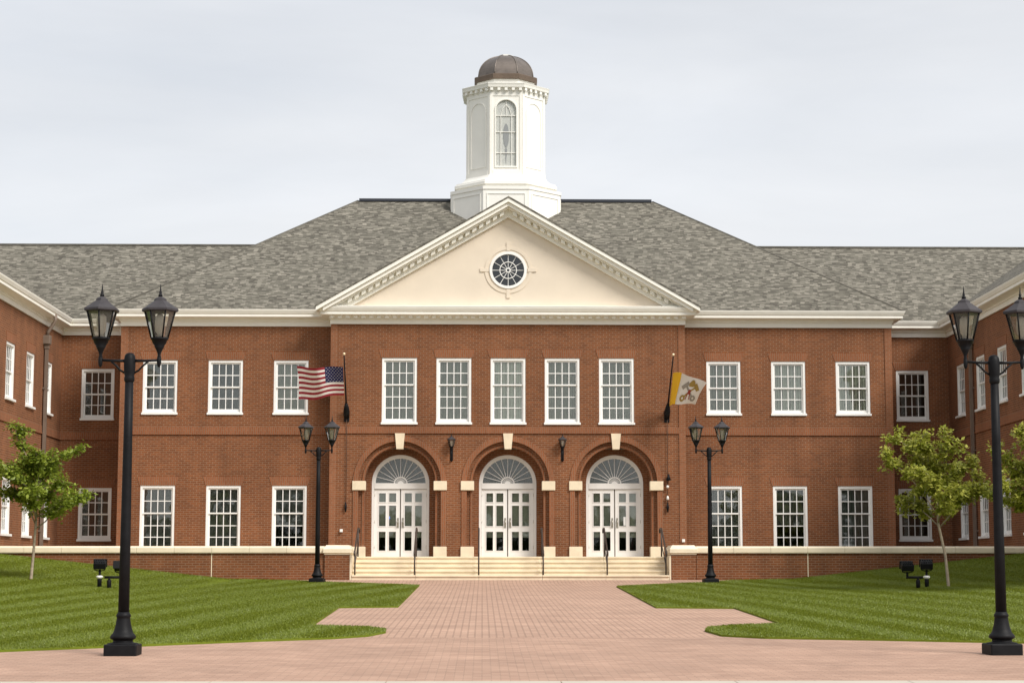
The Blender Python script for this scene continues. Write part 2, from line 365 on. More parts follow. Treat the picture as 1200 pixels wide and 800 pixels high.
# ------------------------------------------------------------------ ground
def grid_sheet(xs, ys, zf):
    mb = MB(); nx = len(xs); V = [(x, y, zf(x, y)) for y in ys for x in xs]; F = []
    for j in range(len(ys)-1):
        for i in range(nx-1): F.append((j*nx+i, j*nx+i+1, (j+1)*nx+i+1, (j+1)*nx+i))
    return mb.add(V, F, 0, True)
g = grid_sheet([-3000, -400, -60, -30, 0, 30, 60, 400, 3000], [-3000, -300, -30, 0, 22, 58, 59.4, 90, 400, 3000], lambda x, y: plane_z(y)-.06-(.25 if y < 22 else 0))
tag(g.build('ground', M['earth']), kind='structure')
pv = grid_sheet([CX-30, CX+30], [21.7, 26.2, 30.2], lambda x, y: plane_z(y))
tag(pv.build('brick_plaza', M['paver']), kind='structure')
pv = grid_sheet([CX-30, CX+30], [30.2, 36.4], lambda x, y: plane_z(y)); q = grid_sheet([CX-30, CX+30], [36.52, 40, 58, 59.4, 60.5], lambda x, y: plane_z(y)); pv.add(q.v, q.f)
tag(pv.build('brick_path', M['path']), kind='structure')
pv = grid_sheet([CX-30, CX+30], [36.4, 36.52], lambda x, y: plane_z(y))
tag(pv.build('soldier_course_paving', M['band']), kind='structure')
sw = MB()
for i in range(-14, 15):
    x0, x1 = CX+i*1.9+.006, CX+(i+1)*1.9-.006
    sw.add([(x0, 18.4, plane_z(18.4)+.012), (x1, 18.4, plane_z(18.4)+.012), (x1, 21.692, plane_z(21.7)+.012), (x0, 21.692, plane_z(21.7)+.012),
            (x0, 18.4, -1.5), (x1, 18.4, -1.5), (x1, 21.692, -1.5), (x0, 21.692, -1.5)], [(0, 1, 2, 3), (0, 4, 5, 1), (1, 5, 6, 2), (2, 6, 7, 3), (3, 7, 4, 0)])
tag(sw.build('sidewalk', M['concrete']), kind='structure')
rd = grid_sheet([-200, 200], [-12, 18.39], lambda x, y: plane_z(y)-.14)
tag(rd.build('road', M['asphalt']), kind='structure')

def inpoly(x, y, P):
    c = np.zeros(len(x), bool); n = len(P)
    for i in range(n):
        x1, y1 = P[i]; x2, y2 = P[(i+1) % n]
        k = (y1 > y) != (y2 > y)
        c ^= k & (x < (x2-x1)*(y-y1)/((y2-y1) if y2 != y1 else 1e-9)+x1)
    return c
# lawn outlines relative to the axis
def arc(cx, cy, r, a0, a1, n=6): return [(cx+r*cos(R(a0+(a1-a0)*i/n)), cy+r*sin(R(a0+(a1-a0)*i/n))) for i in range(n+1)]
LAWN_L = [(-2.62, 55.6), (-2.6, 41.1), (-3.8, 40.8), (-3.72, 33.4), (-2.75, 32.9), (-2.42, 32.2), (-2.38, 31.4), (-2.6, 30.4), (-3.1, 29.75), (-4.2, 29.1), (-5.8, 27.9), (-7.4, 26.75), (-9.5, 25.1), (-12, 23.3), (-15.6, 22.2),
          (-15.6, 59.55), (-8.55, 59.55), (-6.6, 59.0), (-4.75, 57.9)]
LAWN_R = [(2.85, 54.6), (2.72, 40.7), (4.3, 40.4), (4.28, 33.9), (3.3, 33.3), (2.85, 32.6), (2.72, 31.8), (2.82, 30.4), (3.4, 29.8), (5.0, 29.3), (7.0, 28.55), (9.5, 27.2), (12, 25.6), (15.6, 23.5),
          (15.6, 59.55), (8.55, 59.55), (6.6, 59.0), (4.9, 57.3)]
def lawn_material():
    m = bpy.data.materials.new('mown_lawn'); m.use_nodes = True; n = m.node_tree.nodes; l = m.node_tree.links
    p = n['Principled BSDF']; p.inputs['Roughness'].default_value = .9; p.inputs['Specular IOR Level'].default_value = .1
    g = n.new('ShaderNodeNewGeometry')
    t = n.new('ShaderNodeTexNoise'); t.inputs['Scale'].default_value = .9; t.inputs['Detail'].default_value = 9; t.inputs['Roughness'].default_value = .75
    l.new(g.outputs['Position'], t.inputs['Vector'])
    r = n.new('ShaderNodeValToRGB'); r.color_ramp.elements[0].position = .3; r.color_ramp.elements[1].position = .72
    r.color_ramp.elements[0].color = (.095, .125, .009, 1); r.color_ramp.elements[1].color = (.165, .205, .022, 1)
    l.new(t.outputs['Fac'], r.inputs['Fac']); l.new(r.outputs[0], p.inputs['Base Color'])
    return m
M['lawn'] = lawn_material()
def blade_mat(name, dark, light):
    m = leaf_mat(name, dark, light, trans=.25); return m
M['blade_a'] = blade_mat('grass_sheen_dark', (.105, .140, .008), (.185, .222, .022))  # mowing-stripe sheen painted into the blade colour: the darker passes
M['blade_b'] = blade_mat('grass_sheen_light', (.135, .170, .012), (.235, .262, .034))  # the lighter passes of the same painted stripe sheen
def make_lawn(P, side):
    P = [(x+CX, y) for x, y in P]
    # densify outline
    D = []
    for i in range(len(P)):
        a, b = Vector(P[i]), Vector(P[(i+1) % len(P)]); k = max(1, int((b-a).length/.6))
        D += [tuple(a.lerp(b, j/k)) for j in range(k)]
    gx, gy = np.meshgrid(np.arange(-17, 19, .8), np.arange(22, 60, .8)); gx = gx.ravel(); gy = gy.ravel()
    ok = inpoly(gx, gy, P); inner = [Vector((a, b)) for a, b in zip(gx[ok], gy[ok])]
    pts = [Vector(d) for d in D]+inner
    ed = [(i, (i+1) % len(D)) for i in range(len(D))]
    r = geometry.delaunay_2d_cdt(pts, ed, [], 1, 1e-4)
    V = [(v.x, v.y, G(v.x, v.y)+.03) for v in r[0]]; F = [tuple(f) for f in r[2]]
    mb = MB(); mb.add(V, F, 0, True)
    n = len(D)                                    # turf edge down to the paving
    mb.add([(d[0], d[1], G(*d)+.03) for d in D]+[(d[0], d[1], G(*d)-.05) for d in D], [(i, i+n, (i+1) % n+n, (i+1) % n) for i in range(n)])
    tag(mb.build('lawn', M['lawn']), kind='structure')
    # blades
    N = 760000
    bx = rng.uniform(min(p[0] for p in P), max(p[0] for p in P), N); by = 22+38*rng.random(N)**1.35
    k = inpoly(bx, by, P); u = 565+bx*2300/by; k &= (u > -140) & (u < 1340)
    bx = bx[k]; by = by[k]; N = len(bx)
    t = np.clip((by-30)/29.6, 0, 1)
    bz = np.interp(by, [-400, 0, 21.7, 26.2, 58, 59.4, 400], [-1.75, -1.70, -1.105, -.98, -.105, -.005, -.005])+.11*np.maximum(0, abs(bx-CX)-8.5)*t*t+.025
    ang = R(8.4)*side                              # mower passes fan out towards the viewer
    ph = (bx*cos(ang)+by*sin(ang))/.66+.24*np.sin(by*.21+bx*.3)+.22*np.sin(bx*.83+1)+.08*np.sin(by*.9)+rng.normal(0, .13, N)
    st = (np.floor(ph) % 2).astype(int); flip = rng.random(N) < .16+.14*np.sin(bx*.5+by*.23); st = np.where(flip, 1-st, st)
    h = rng.uniform(.018, .040, N); w = rng.uniform(.006, .013, N)
    th = rng.uniform(0, PI, N); dx = np.cos(th)*w; dy = np.sin(th)*w
    lx = rng.normal(0, .012, N); ly = np.where(st == 1, -.015, .015)+rng.normal(0, .010, N)
    co = np.empty((N, 3, 3)); co[:, 0] = np.stack([bx-dx, by-dy, bz], 1); co[:, 1] = np.stack([bx+dx, by+dy, bz], 1); co[:, 2] = np.stack([bx+lx, by+ly, bz+h], 1)
    me = bpy.data.meshes.new('grass'); me.vertices.add(N*3); me.vertices.foreach_set('co', co.ravel())
    me.loops.add(N*3); me.loops.foreach_set('vertex_index', np.arange(N*3, dtype=np.int32))
    me.polygons.add(N); me.polygons.foreach_set('loop_start', np.arange(0, N*3, 3, dtype=np.int32)); me.polygons.foreach_set('loop_total', np.full(N, 3, np.int32))
    me.materials.append(M['blade_a']); me.materials.append(M['blade_b']); me.polygons.foreach_set('material_index', st.astype(np.int32)); me.update(); me.validate()
    o = bpy.data.objects.new('grass', me); C.objects.link(o)
    tag(o, 'short mown green grass with diagonal stripes '+('left' if side < 0 else 'right')+' of the brick path', 'grass', kind='stuff')
make_lawn(LAWN_L, -1); make_lawn(LAWN_R, 1)

# terrace behind the low wall
tr = MB(); tr.box(CX-HW, CX+HW, 61.05, YR+.2, -.3, ZF); tr.box(CX-HW, CX-4.95, 59.9, 61.05, -.3, ZF-.002); tr.box(CX+4.95, CX+HW, 59.9, 61.05, -.3, ZF-.002)
tag(tr.build('terrace', M['deck']), kind='structure')

# ------------------------------------------------------------------ the building
B = thing('brick_building', 'long two-storey red brick building with white cupola, pediment and three arched doors', 'building', (CX, YP, ZF))
def bpart(mb, name, m, parent=None): return mb.build(name, m, parent or B)
def rect(x0, x1, z0, z1): return [(x0, z0), (x1, z0), (x1, z1), (x0, z1)]
def archloop(cx, z0, zs, r, n=28): return [(cx-r, z0), (cx+r, z0)]+[(cx+r*cos(PI*i/n), zs+r*sin(PI*i/n)) for i in range(n+1)]
def shiftx(pts): return [(x+CX, z) for x, z in pts]

WP = [-3.666, -1.83, 0, 1.83, 3.666]; WBX = [7.385, 9.61, 11.83]; DOORS = [-3.635, 0, 3.635]; ZS = 3.24
Z0 = .5; ZT = 8.75
# pavilion wall
hol = [rect(CX+x-.59, CX+x+.59, 5.2, 7.44) for x in WP]+[archloop(CX+d, ZF+.002, ZS, 1.38) for d in DOORS]
mb = MB(); mb.plate(rect(CX-HP, CX+HP, Z0, ZT), hol, YP, YP+.28)
mb.box(CX-HP, CX-HP+.3, YP+.28, YB+.3, Z0, ZT); mb.box(CX+HP-.3, CX+HP, YP+.28, YB+.3, Z0, ZT)
bpart(mb, 'pavilion_wall', M['brick'])
# block walls
for s in (-1, 1):
    hol = []
    for x in WBX: hol += [rect(CX+s*x-.585, CX+s*x+.585, 5.575, 7.425), rect(CX+s*x-.585, CX+s*x+.585, .86, 3.165)]
    xa, xb = sorted((CX+s*(HP-.02), CX+s*HB))
    mb = MB(); mb.plate(rect(xa, xb, Z0, ZT), hol, YB, YB+.3)
    xo = CX+s*HB; mb.box(min(xo, xo-s*.3), max(xo, xo-s*.3), YB+.3, YR+.3, Z0, ZT)
    bpart(mb, 'block_wall', M['brick'])
    hol = [rect(CX+s*14.445-.575, CX+s*14.445+.575, 5.585, 7.4), rect(CX+s*14.445-.575, CX+s*14.445+.575, 1.35, 3.2)]
    xa, xb = sorted((CX+s*(HB-.2), CX+s*(HW+.3)))
    mb = MB(); mb.plate(rect(xa, xb, Z0, ZT), hol, YR, YR+.3); bpart(mb, 'recess_wall', M['brick'])
    # wing: inner wall runs along y; outer, end and rear walls close it
    WY = [67.5, 64.8, 62.05, 59.3, 56.6, 53.9, 51.2] if s > 0 else [67.25, 64.55, 61.8, 59.1, 56.4, 53.7, 51.0]
    hol = []
    for y in WY: hol += [rect(y-.56, y+.56, 5.6, 7.42), rect(y-.56, y+.56, 1.36, 3.2)]
    mb = MB(); mb.plate(rect(46, YR, -.3, ZT), hol, 0, .3)
    # plate's x -> world y ; plate's y (0 front .. .3 back) -> away from the court
    mb.v = [(CX+s*(HW+p[1]), p[0], p[2]) for p in mb.v]
    if s < 0: pass
    mb.box(*sorted((CX+s*(HW+.3), CX+s*(HW+10.4))), 46, 46.3, -.3, ZT)
    mb.box(*sorted((CX+s*(HW+10.1), CX+s*(HW+10.4))), 46.3, 79.1, -.3, ZT)
    bpart(mb, 'wing_wall', M['brick'])
mb = MB(); mb.box(CX-26.1, CX+26.1, 79.1, 79.4, -.3, ZT); bpart(mb, 'rear_wall', M['brick'])
# rooms behind the glass
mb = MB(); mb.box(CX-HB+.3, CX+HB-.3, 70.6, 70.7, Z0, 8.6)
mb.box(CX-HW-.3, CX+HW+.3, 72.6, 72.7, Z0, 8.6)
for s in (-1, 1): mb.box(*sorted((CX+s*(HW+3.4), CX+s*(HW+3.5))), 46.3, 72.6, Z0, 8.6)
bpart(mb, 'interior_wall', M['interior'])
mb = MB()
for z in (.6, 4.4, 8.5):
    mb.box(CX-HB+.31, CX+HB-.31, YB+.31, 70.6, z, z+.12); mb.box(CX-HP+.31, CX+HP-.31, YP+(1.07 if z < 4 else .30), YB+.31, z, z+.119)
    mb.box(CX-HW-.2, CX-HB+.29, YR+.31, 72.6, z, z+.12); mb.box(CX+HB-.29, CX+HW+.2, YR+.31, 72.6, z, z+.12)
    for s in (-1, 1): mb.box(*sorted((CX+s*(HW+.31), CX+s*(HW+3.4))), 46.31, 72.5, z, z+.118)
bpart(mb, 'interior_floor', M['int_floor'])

# corner strips of paler brick, string courses and flat arches: each its own piece
def one(name, m, *bx):
    q = MB()
    for t in bx: q.box(*t)
    bpart(q, name, m)
for s in (-1, 1):
    one('corner_strip', M['brick_pale'], (*sorted((CX+s*(HP+.025), CX+s*(HP-.20))), YP-.025, YP+.2, ZF, 8.62))
    one('corner_strip', M['brick_pale'], (*sorted((CX+s*(HB+.025), CX+s*(HB-.22))), YB-.025, YB+.2, ZF, 8.62))
for (xa, xb, y) in ((-HP+.2, HP-.2, YP), (-HB+.22, -HP-.03, YB), (HP+.03, HB-.22, YB), (-HW, -HB-.03, YR), (HB+.03, HW, YR)):
    one('string_course', M['brick_band'], (CX+xa, CX+xb, y-.022, y+.05, 4.925, 5.155 if y != YP else 5.10), (CX+xa, CX+xb, y-.045, y+.05, 4.885, 4.928))
for s in (-1, 1):
    one('string_course', M['brick_band'], (*sorted((CX+s*(HW-.022), CX+s*(HW+.05))), 46, YR-.03, 4.925, 5.16), (*sorted((CX+s*(HW-.045), CX+s*(HW+.05))), 46, YR-.05, 4.885, 4.928))
def lintel(cx, y, z, w=.585, h=.29):
    q = MB(); q.plate([(CX+cx-w-.03, z+.004), (CX+cx+w+.03, z+.004), (CX+cx+w+.12, z+h), (CX+cx-w-.12, z+h)], [], y-.012, y+.05); bpart(q, 'flat_arch', M['brick_band'])
for x in WP: lintel(x, YP, 7.44, .59)
WING_Y = {1: [67.5, 64.8, 62.05, 59.3, 56.6, 53.9, 51.2], -1: [67.25, 64.55, 61.8, 59.1, 56.4, 53.7, 51.0]}
for s in (-1, 1):
    for x in WBX: lintel(s*x, YB, 7.425); lintel(s*x, YB, 3.165)
    lintel(s*14.445, YR, 7.4, .575); lintel(s*14.445, YR, 3.2, .575)
    for y in WING_Y[s]:
        for z in (7.42, 3.2):
            q = MB(); q.plate([(y-.59, z+.004), (y+.59, z+.004), (y+.68, z+.29), (y-.68, z+.29)], [], -.012, .05)
            q.v = [(CX+s*(HW+p[1]), p[0], p[2]) for p in q.v]; bpart(q, 'flat_arch', M['brick_band'])

# cornice swept round the whole court
def sweep(path, prof, closed=False):
    mb = MB(); n = len(path); V = []; k = len(prof)
    P2 = [Vector(p) for p in path]
    for i, p in enumerate(P2):
        def nrm(a, b): d = (b-a).normalized(); return Vector((d.y, -d.x))
        ns = []
        if i > 0 or closed: ns.append(nrm(P2[i-1], p))
        if i < n-1 or closed: ns.append(nrm(p, P2[(i+1) % n]))
        m = sum(ns, Vector((0, 0))).normalized(); sc = 1/max(.3, m.dot(ns[0]))
        for o_, z in prof: q = p+m*o_*sc; V.append((q.x, q.y, z))
    F = []
    for i in range(n if closed else n-1):
        j = (i+1) % n
        for a in range(k-1): F.append((i*k+a, j*k+a, j*k+a+1, i*k+a+1))
    if not closed: F.append(tuple(range(k))); F.append(tuple((n-1)*k+a for a in range(k))[::-1])
    return mb.add(V, F)
PATH = [(-HW, 45.9), (-HW, YR), (-HB, YR), (-HB, YB), (-HP, YB), (-HP, YP), (HP, YP), (HP, YB), (HB, YB), (HB, YR), (HW, YR), (HW, 45.9)]
PATH = [(x+CX, y) for x, y in PATH]
prof = [(-.05, 8.585), (.05, 8.585), (.05, 8.73), (.085, 8.755), (.085, 8.80), (.11, 8.83), (.34, 8.865), (.36, 8.88), (.36, 8.965), (.385, 8.985), (.43, 9.08), (.44, 9.125), (.30, 9.14), (-.1, 9.14)]
bpart(sweep(PATH, prof), 'cornice', M['trim'])
mb = MB(); n = 46
for i in range(n):
    x = CX-5.95+i*(11.9/(n-1)); mb.box(x-.065, x+.065, YP-.235, YP-.08, 8.765, 8.852)
mb.box(CX-HP-.02, CX+HP+.02, YP-.082, YP, 8.735, 8.86)
bpart(mb, 'dentil_band', M['trim'])
# roofs
ov = .40; ye = YB-ov; xe = HB+ov; rz = 14.39; rx = 5.64; ry = 74.0
mb = MB(); e0 = ZE+.02
yb2 = 2*ry-ye
V = [(-xe, ye, e0), (xe, ye, e0), (xe, yb2, e0), (-xe, yb2, e0), (-rx, ry, rz), (rx, ry, rz)]
F = [(0, 1, 5, 4), (1, 2, 5), (2, 3, 4, 5), (3, 0, 4)]
mb.add([(x+CX, y, z) for x, y, z in V], F)
yr = YR-.40; wz = 12.68; wy = 74.2; run = wy-yr; xi = HW-.40; xr = xi+run; xo = xr+run
e0 -= .004
for s in (-1, 1):
    V = [(0, yr, e0), (s*xi, yr, e0), (s*xr, wy, wz), (0, wy, wz), (s*xo, wy+run, e0), (0, wy+run, e0), (s*xi, 45.5, e0), (s*xr, 45.5+run, wz), (s*xo, 45.5, e0)]
    F = [(0, 1, 2, 3), (3, 2, 4, 5), (1, 6, 7, 2), (2, 7, 8, 4), (6, 8, 7)]
    mb.add([(x+CX, y, z) for x, y, z in V], [f if s > 0 else f[::-1] for f in F])
# gable roof of the pediment
AP = 12.86; gx = 6.50; gz = 9.11; gs = (AP-gz)/gx
yf = 65.40
V = [(-gx, yf, gz), (0, yf, AP), (gx, yf, gz), (-gx, 73, gz), (0, 73, AP), (gx, 73, gz)]
mb.add([(x+CX, y, z+.035) for x, y, z in V]+[(x+CX, y, z-.02) for x, y, z in V], [(0, 1, 4, 3), (1, 2, 5, 4), (6, 7, 1, 0), (7, 8, 2, 1), (9, 10, 7, 6), (10, 11, 8, 7)])
bpart(mb, 'roof', M['shingle'])
mb = MB()
mb.box(CX-rx+.05, CX-2.0, ry-.14, ry+.14, rz-.05, rz+.055); mb.box(CX+2.0, CX+rx-.05, ry-.14, ry+.14, rz-.05, rz+.055)
bpart(mb, 'ridge_cap', M['flash'])
for s in (-1, 1):
    mb = MB(); mb.tube([(CX+s*rx, ry, rz-.03), (CX+s*xe, ye, ZE-.0)], .05, 6); bpart(mb, 'hip_cap', M['hip'])
    mb = MB(); mb.box(*sorted((CX+s*8.7, CX+s*xr)), wy-.12, wy+.12, wz-.06, wz+.010); bpart(mb, 'ridge_cap', M['hip'])
mb = MB(); mb.box(CX-24, CX+24, 70, 78.9, 8.62, 8.75); bpart(mb, 'attic_floor', M['interior'])

# pediment
def chev(top, t, ybk, yfr, half, m=0):
    """raking band: outer line through apex 'top', vertical thickness t"""
    zt = lambda x: top-gs*abs(x)
    pts = [(CX-half, zt(half)), (CX-half, zt(half)-t), (CX, top-t), (CX+half, zt(half)-t), (CX+half, zt(half)), (CX, top)]
    q = MB(); q.plate(pts, [], yfr, ybk, m); return q
tm = MB(); tm.plate([(CX-5.75, 9.02), (CX+5.75, 9.02), (CX, 9.02+5.75*gs)], [[(CX+.60*cos(2*PI*i/40), 10.447+.60*sin(2*PI*i/40)) for i in range(40)]], YP-.02, YP+.2)
PED = bpart(tm, 'pediment', M['stucco'])
rk = MB()
for top, t, yfr, half in ((AP-.022, .13, 65.42, 6.47), (AP-.155, .13, 65.50, 6.24), (AP-.288, .05, 65.62, 6.02), (AP-.34, .27, 65.86, 5.92)):
    q = chev(top, t, YP+.05, yfr, half); rk.add(q.v, q.f)
rk.box(CX-6.28, CX+6.28, YP-.40, YP, 9.142, 9.17)
bpart(rk, 'raking_cornice', M['trim'], PED)
k = 23
for s in (-1, 1):
    dn = MB()
    for i in range(k):
        x = .22+i*(5.35-.22)/(k-1); z = AP-.345-gs*x
        dn.add([(CX+s*x-.07, 65.68, z-gs*-.07*1-.0), (CX+s*x+.07, 65.68, z-gs*.07), (CX+s*x+.07, 65.68, z-gs*.07-.12), (CX+s*x-.07, 65.68, z+gs*.07-.12),
                (CX+s*x-.07, 65.87, z+gs*.07), (CX+s*x+.07, 65.87, z-gs*.07), (CX+s*x+.07, 65.87, z-gs*.07-.12), (CX+s*x-.07, 65.87, z+gs*.07-.12)] if s > 0 else
               [(CX-x-.07, 65.68, z-gs*.07), (CX-x+.07, 65.68, z+gs*.07), (CX-x+.07, 65.68, z+gs*.07-.12), (CX-x-.07, 65.68, z-gs*.07-.12),
                (CX-x-.07, 65.87, z-gs*.07), (CX-x+.07, 65.87, z+gs*.07), (CX-x+.07, 65.87, z+gs*.07-.12), (CX-x-.07, 65.87, z-gs*.07-.12)],
               [(0, 3, 2, 1), (4, 5, 6, 7), (0, 1, 5, 4), (1, 2, 6, 5), (2, 3, 7, 6), (3, 0, 4, 7)])
    bpart(dn, 'dentil_band', M['trim'], PED)
def ring(cx, cz, r0, r1, y0, y1, n=48, a0=0, a1=2*PI, mb=None, m=0):
    mb = mb or MB(); full = abs(a1-a0-2*PI) < 1e-6; k = n if full else n+1
    V = []
    for i in range(k):
        a = a0+(a1-a0)*i/n
        for r, y in ((r0, y0), (r1, y0), (r1, y1), (r0, y1)): V.append((cx+r*cos(a), y, cz+r*sin(a)))
    F = []
    for i in range(n):
        j = (i+1) % k
        for q in range(4): F.append((i*4+q, i*4+(q+1) % 4, j*4+(q+1) % 4, j*4+q))
    if not full: F += [(0, 3, 2, 1), tuple((k-1)*4+q for q in range(4))]
    return mb.add(V, F, m)
# round surround with four key blocks, in stucco
sr = ring(CX, 10.447, .70, .80, YP-.042, YP); 
for a in range(4):
    q = MB(); q.box(-.06, .06, YP-.055, YP-.018, .66, .96); q.v = [(CX+p[0]*cos(a*PI/2)-p[2]*sin(a*PI/2), p[1], 10.447+p[0]*sin(a*PI/2)+p[2]*cos(a*PI/2)) for p in q.v]; sr.add(q.v, q.f)
bpart(sr, 'round_surround', M['stucco'], PED)
ow = ring(CX, 10.447, .545, .635, YP-.06, YP+.1); ring(CX, 10.447, .272, .296, YP+.0, YP+.05, mb=ow); ring(CX, 10.447, .05, .085, YP+.0, YP+.05, n=16, mb=ow)
for i in range(12):
    a = 2*PI*i/12; ow.tube([(CX+.06*cos(a), YP+.025, 10.447+.06*sin(a)), (CX+.55*cos(a), YP+.025, 10.447+.55*sin(a))], .012, 4, smooth=False)
OW = bpart(ow, 'round_window', M['white'])
mb = MB(); mb.plate([(CX+.56*cos(2*PI*i/40), 10.447+.56*sin(2*PI*i/40)) for i in range(40)], [], YP+.06, YP+.066); bpart(mb, 'pane', M['oculus_glass'], OW)
mb = MB(); mb.box(CX-.9, CX+.9, YP+.6, YP+.62, 9.6, 11.3); bpart(mb, 'dark_backing', M['interior'], OW)  # dark sheet set behind the round pane

# ------------------------------------------------------------------ windows
def win_proto(name, w, h, up, lo, split, sill_out=.05, cols=4):
    """sash window; local x across, y into the wall, z up from the foot of the opening; w,h = opening"""
    root = None; hw = w/2
    f = MB()
    f.box(-hw, -hw+.075, .015, .20, .06, h); f.box(hw-.075, hw, .015, .20, .06, h); f.box(-hw+.075, hw-.075, .015, .20, h-.085, h)
    f.box(-hw+.075, hw-.075, .05, .20, .06, .10)
    sa = MB(); zi0, zi1 = .10, h-.085; xi = hw-.075; zm = zi0+(zi1-zi0)*split
    def sash(z0, z1, y, rows, br):
        st = .052
        sa.box(-xi, -xi+st, y, y+.04, z0, z1); sa.box(xi-st, xi, y, y+.04, z0, z1)
        sa.box(-xi+st, xi-st, y, y+.04, z0, z0+br); sa.box(-xi+st, xi-st, y, y+.04, z1-.05, z1)
        ax0, ax1, az0, az1 = -xi+st, xi-st, z0+br, z1-.05
        for c in range(1, cols): x = ax0+(ax1-ax0)*c/cols; sa.box(x-.014, x+.014, y+.006, y+.034, az0, az1)
        for r in range(1, rows): z = az0+(az1-az0)*r/rows; sa.box(ax0, ax1, y+.008, y+.032, z-.014, z+.014)
    sash(zm-.02, zi1, .062, up, .045); sash(zi0, zm+.02, .106, lo, .085)
    pn = MB(); pn.box(-xi+.04, xi-.04, .080, .084, zm, zi1-.03); pn.box(-xi+.04, xi-.04, .124, .128, zi0+.05, zm)
    si = MB(); si.box(-hw-.03, hw+.03, -sill_out, .20, -.015, .06, bev=.006)
    return dict(frame=f, sash=sa, pane=pn, sill=si, w=w, h=h, mesh={})
def blind_mesh(w, z0, z1, seed):
    """vertical slats, each turned a little"""
    r = random.Random(seed); mb = MB(); n = int(w/.089); x0 = -n*.089/2
    for i in range(n):
        a = R(22+r.uniform(-9, 9)); cx = x0+(i+.5)*.089; dx = .047*cos(a); dy = .047*sin(a)
        mb.add([(cx-dx, .178-dy, z0), (cx+dx, .178+dy, z0), (cx+dx, .178+dy, z1), (cx-dx, .178-dy, z1)], [(0, 1, 2, 3)])
    return mb
def place_window(pr, loc, rz, blind=None, drop=0, seed=0, label=None):
    """loc = foot centre of the opening on the wall face, world coordinates"""
    ms = pr['mesh']; pl = Vector(loc)-parent_world(B)
    if not ms:
        for k in ('frame', 'sash', 'pane', 'sill'):
            o = local(pr[k], 'window' if k == 'frame' else k, M['glass'] if k == 'pane' else M['white'], None); ms[k] = o.data; bpy.data.objects.remove(o)
    f = bpy.data.objects.new('window', ms['frame']); C.objects.link(f); f.parent = B; f.location = pl; f.rotation_euler = (0, 0, rz)
    for k in ('sash', 'pane', 'sill'):
        o = bpy.data.objects.new(k, ms[k]); C.objects.link(o); o.parent = f
    if blind: local(blind_mesh(pr['w']-.05, .05+drop*pr['h'], pr['h']-.03, seed), 'blind', M[blind], f)
    if label: f['label'] = label
    return f
PW = win_proto('pav', 1.18, 2.24, 2, 3, .60); UW = win_proto('up', 1.17, 1.85, 2, 2, .5); LW = win_proto('low', 1.17, 2.305, 2, 3, .60)
RW = win_proto('rec', 1.15, 1.815, 2, 2, .5); RL = win_proto('recl', 1.15, 1.85, 2, 2, .5); NW = win_proto('wing', 1.12, 1.82, 2, 2, .5, sill_out=.08)
for i, x in enumerate(WP): place_window(PW, (CX+x, YP, 5.2), 0, ['blind_mid', 'blind_mid', 'blind_light', 'blind_mid', 'blind_mid'][i], seed=i)
for s in (-1, 1):
    for i, x in enumerate(WBX):
        b = (['blind_light', 'blind_light', 'blind_light'] if s > 0 else ['blind_mid', 'blind_dark', 'blind_dark'])[i]
        if s > 0 and i == 0: b = 'blind_mid'
        place_window(UW, (CX+s*x, YB, 5.575), 0, b, seed=10+i+s*3)
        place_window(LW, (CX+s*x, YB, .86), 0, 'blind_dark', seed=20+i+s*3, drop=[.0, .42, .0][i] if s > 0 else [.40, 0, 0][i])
    place_window(RW, (CX+s*14.445, YR, 5.585), 0); place_window(RL, (CX+s*14.445, YR, 1.35), 0)
    for i, y in enumerate([67.5, 64.8, 62.05, 59.3, 56.6, 53.9, 51.2] if s > 0 else [67.25, 64.55, 61.8, 59.1, 56.4, 53.7, 51.0]):
        rz = PI/2 if s < 0 else -PI/2
        for z in (5.6, 1.37): place_window(NW, (CX+s*HW, y, z), rz, 'blind_light' if (i+int(z)) % 3 else 'blind_mid', seed=40+i+int(z))

# ------------------------------------------------------------------ arched doorways
for d in DOORS:
    x = CX+d; ar = MB(); ar2 = MB()
    # second and third order of the arch, stepping back
    ar.plate(rect(x-1.62, x+1.62, Z0, 4.86), [archloop(x, ZF+.001, ZS, 1.19)], YP+.13, YP+.69)
    ar.plate(rect(x-1.5, x+1.5, Z0, 4.7), [archloop(x, ZF+.001, ZS, .975)], YP+.70, YP+1.05)
    ring(x, ZS, 1.385, 1.56, YP-.03, YP+.02, n=40, a0=0, a1=PI, mb=ar2)
    ring(x, ZS, 1.195, 1.265, YP+.10, YP+.15, n=40, a0=0, a1=PI, mb=ar2)
    for s in (-1, 1):
        xa, xb = sorted((x+s*1.385, x+s*1.56)); ar2.box(xa, xb, YP-.03, YP+.02, 1.105, 2.975)
        xa, xb = sorted((x+s*1.195, x+s*1.265)); ar2.box(xa, xb, YP+.10, YP+.15, ZF, 3.24)
        xa, xb = sorted((x+s*1.14, x+s*1.585))
        q = MB(); q.box(xa, xb, YP-.07, YP+.30, 2.98, 3.285, bev=.012); bpart(q, 'impost_block', M['stone']); q = MB(); q.box(xa, xb, YP-.075, YP+.30, ZF+.002, 1.10, bev=.012); bpart(q, 'plinth_block', M['stone'])
    q = MB(); q.plate([(x-.115, 4.36), (x+.115, 4.36), (x+.165, 4.885), (x-.165, 4.885)], [], YP-.085, YP+.2); bpart(q, 'keystone', M['stone'])
    # floor of the recess
    q = MB(); q.box(x-1.37, x+1.37, YP+.0, YP+1.3, ZF-.05, ZF+.012); bpart(q, 'door_sill', M['stone'])
    bpart(ar, 'door_recess', M['brick']); bpart(ar2, 'archivolt', M['brick_band'])

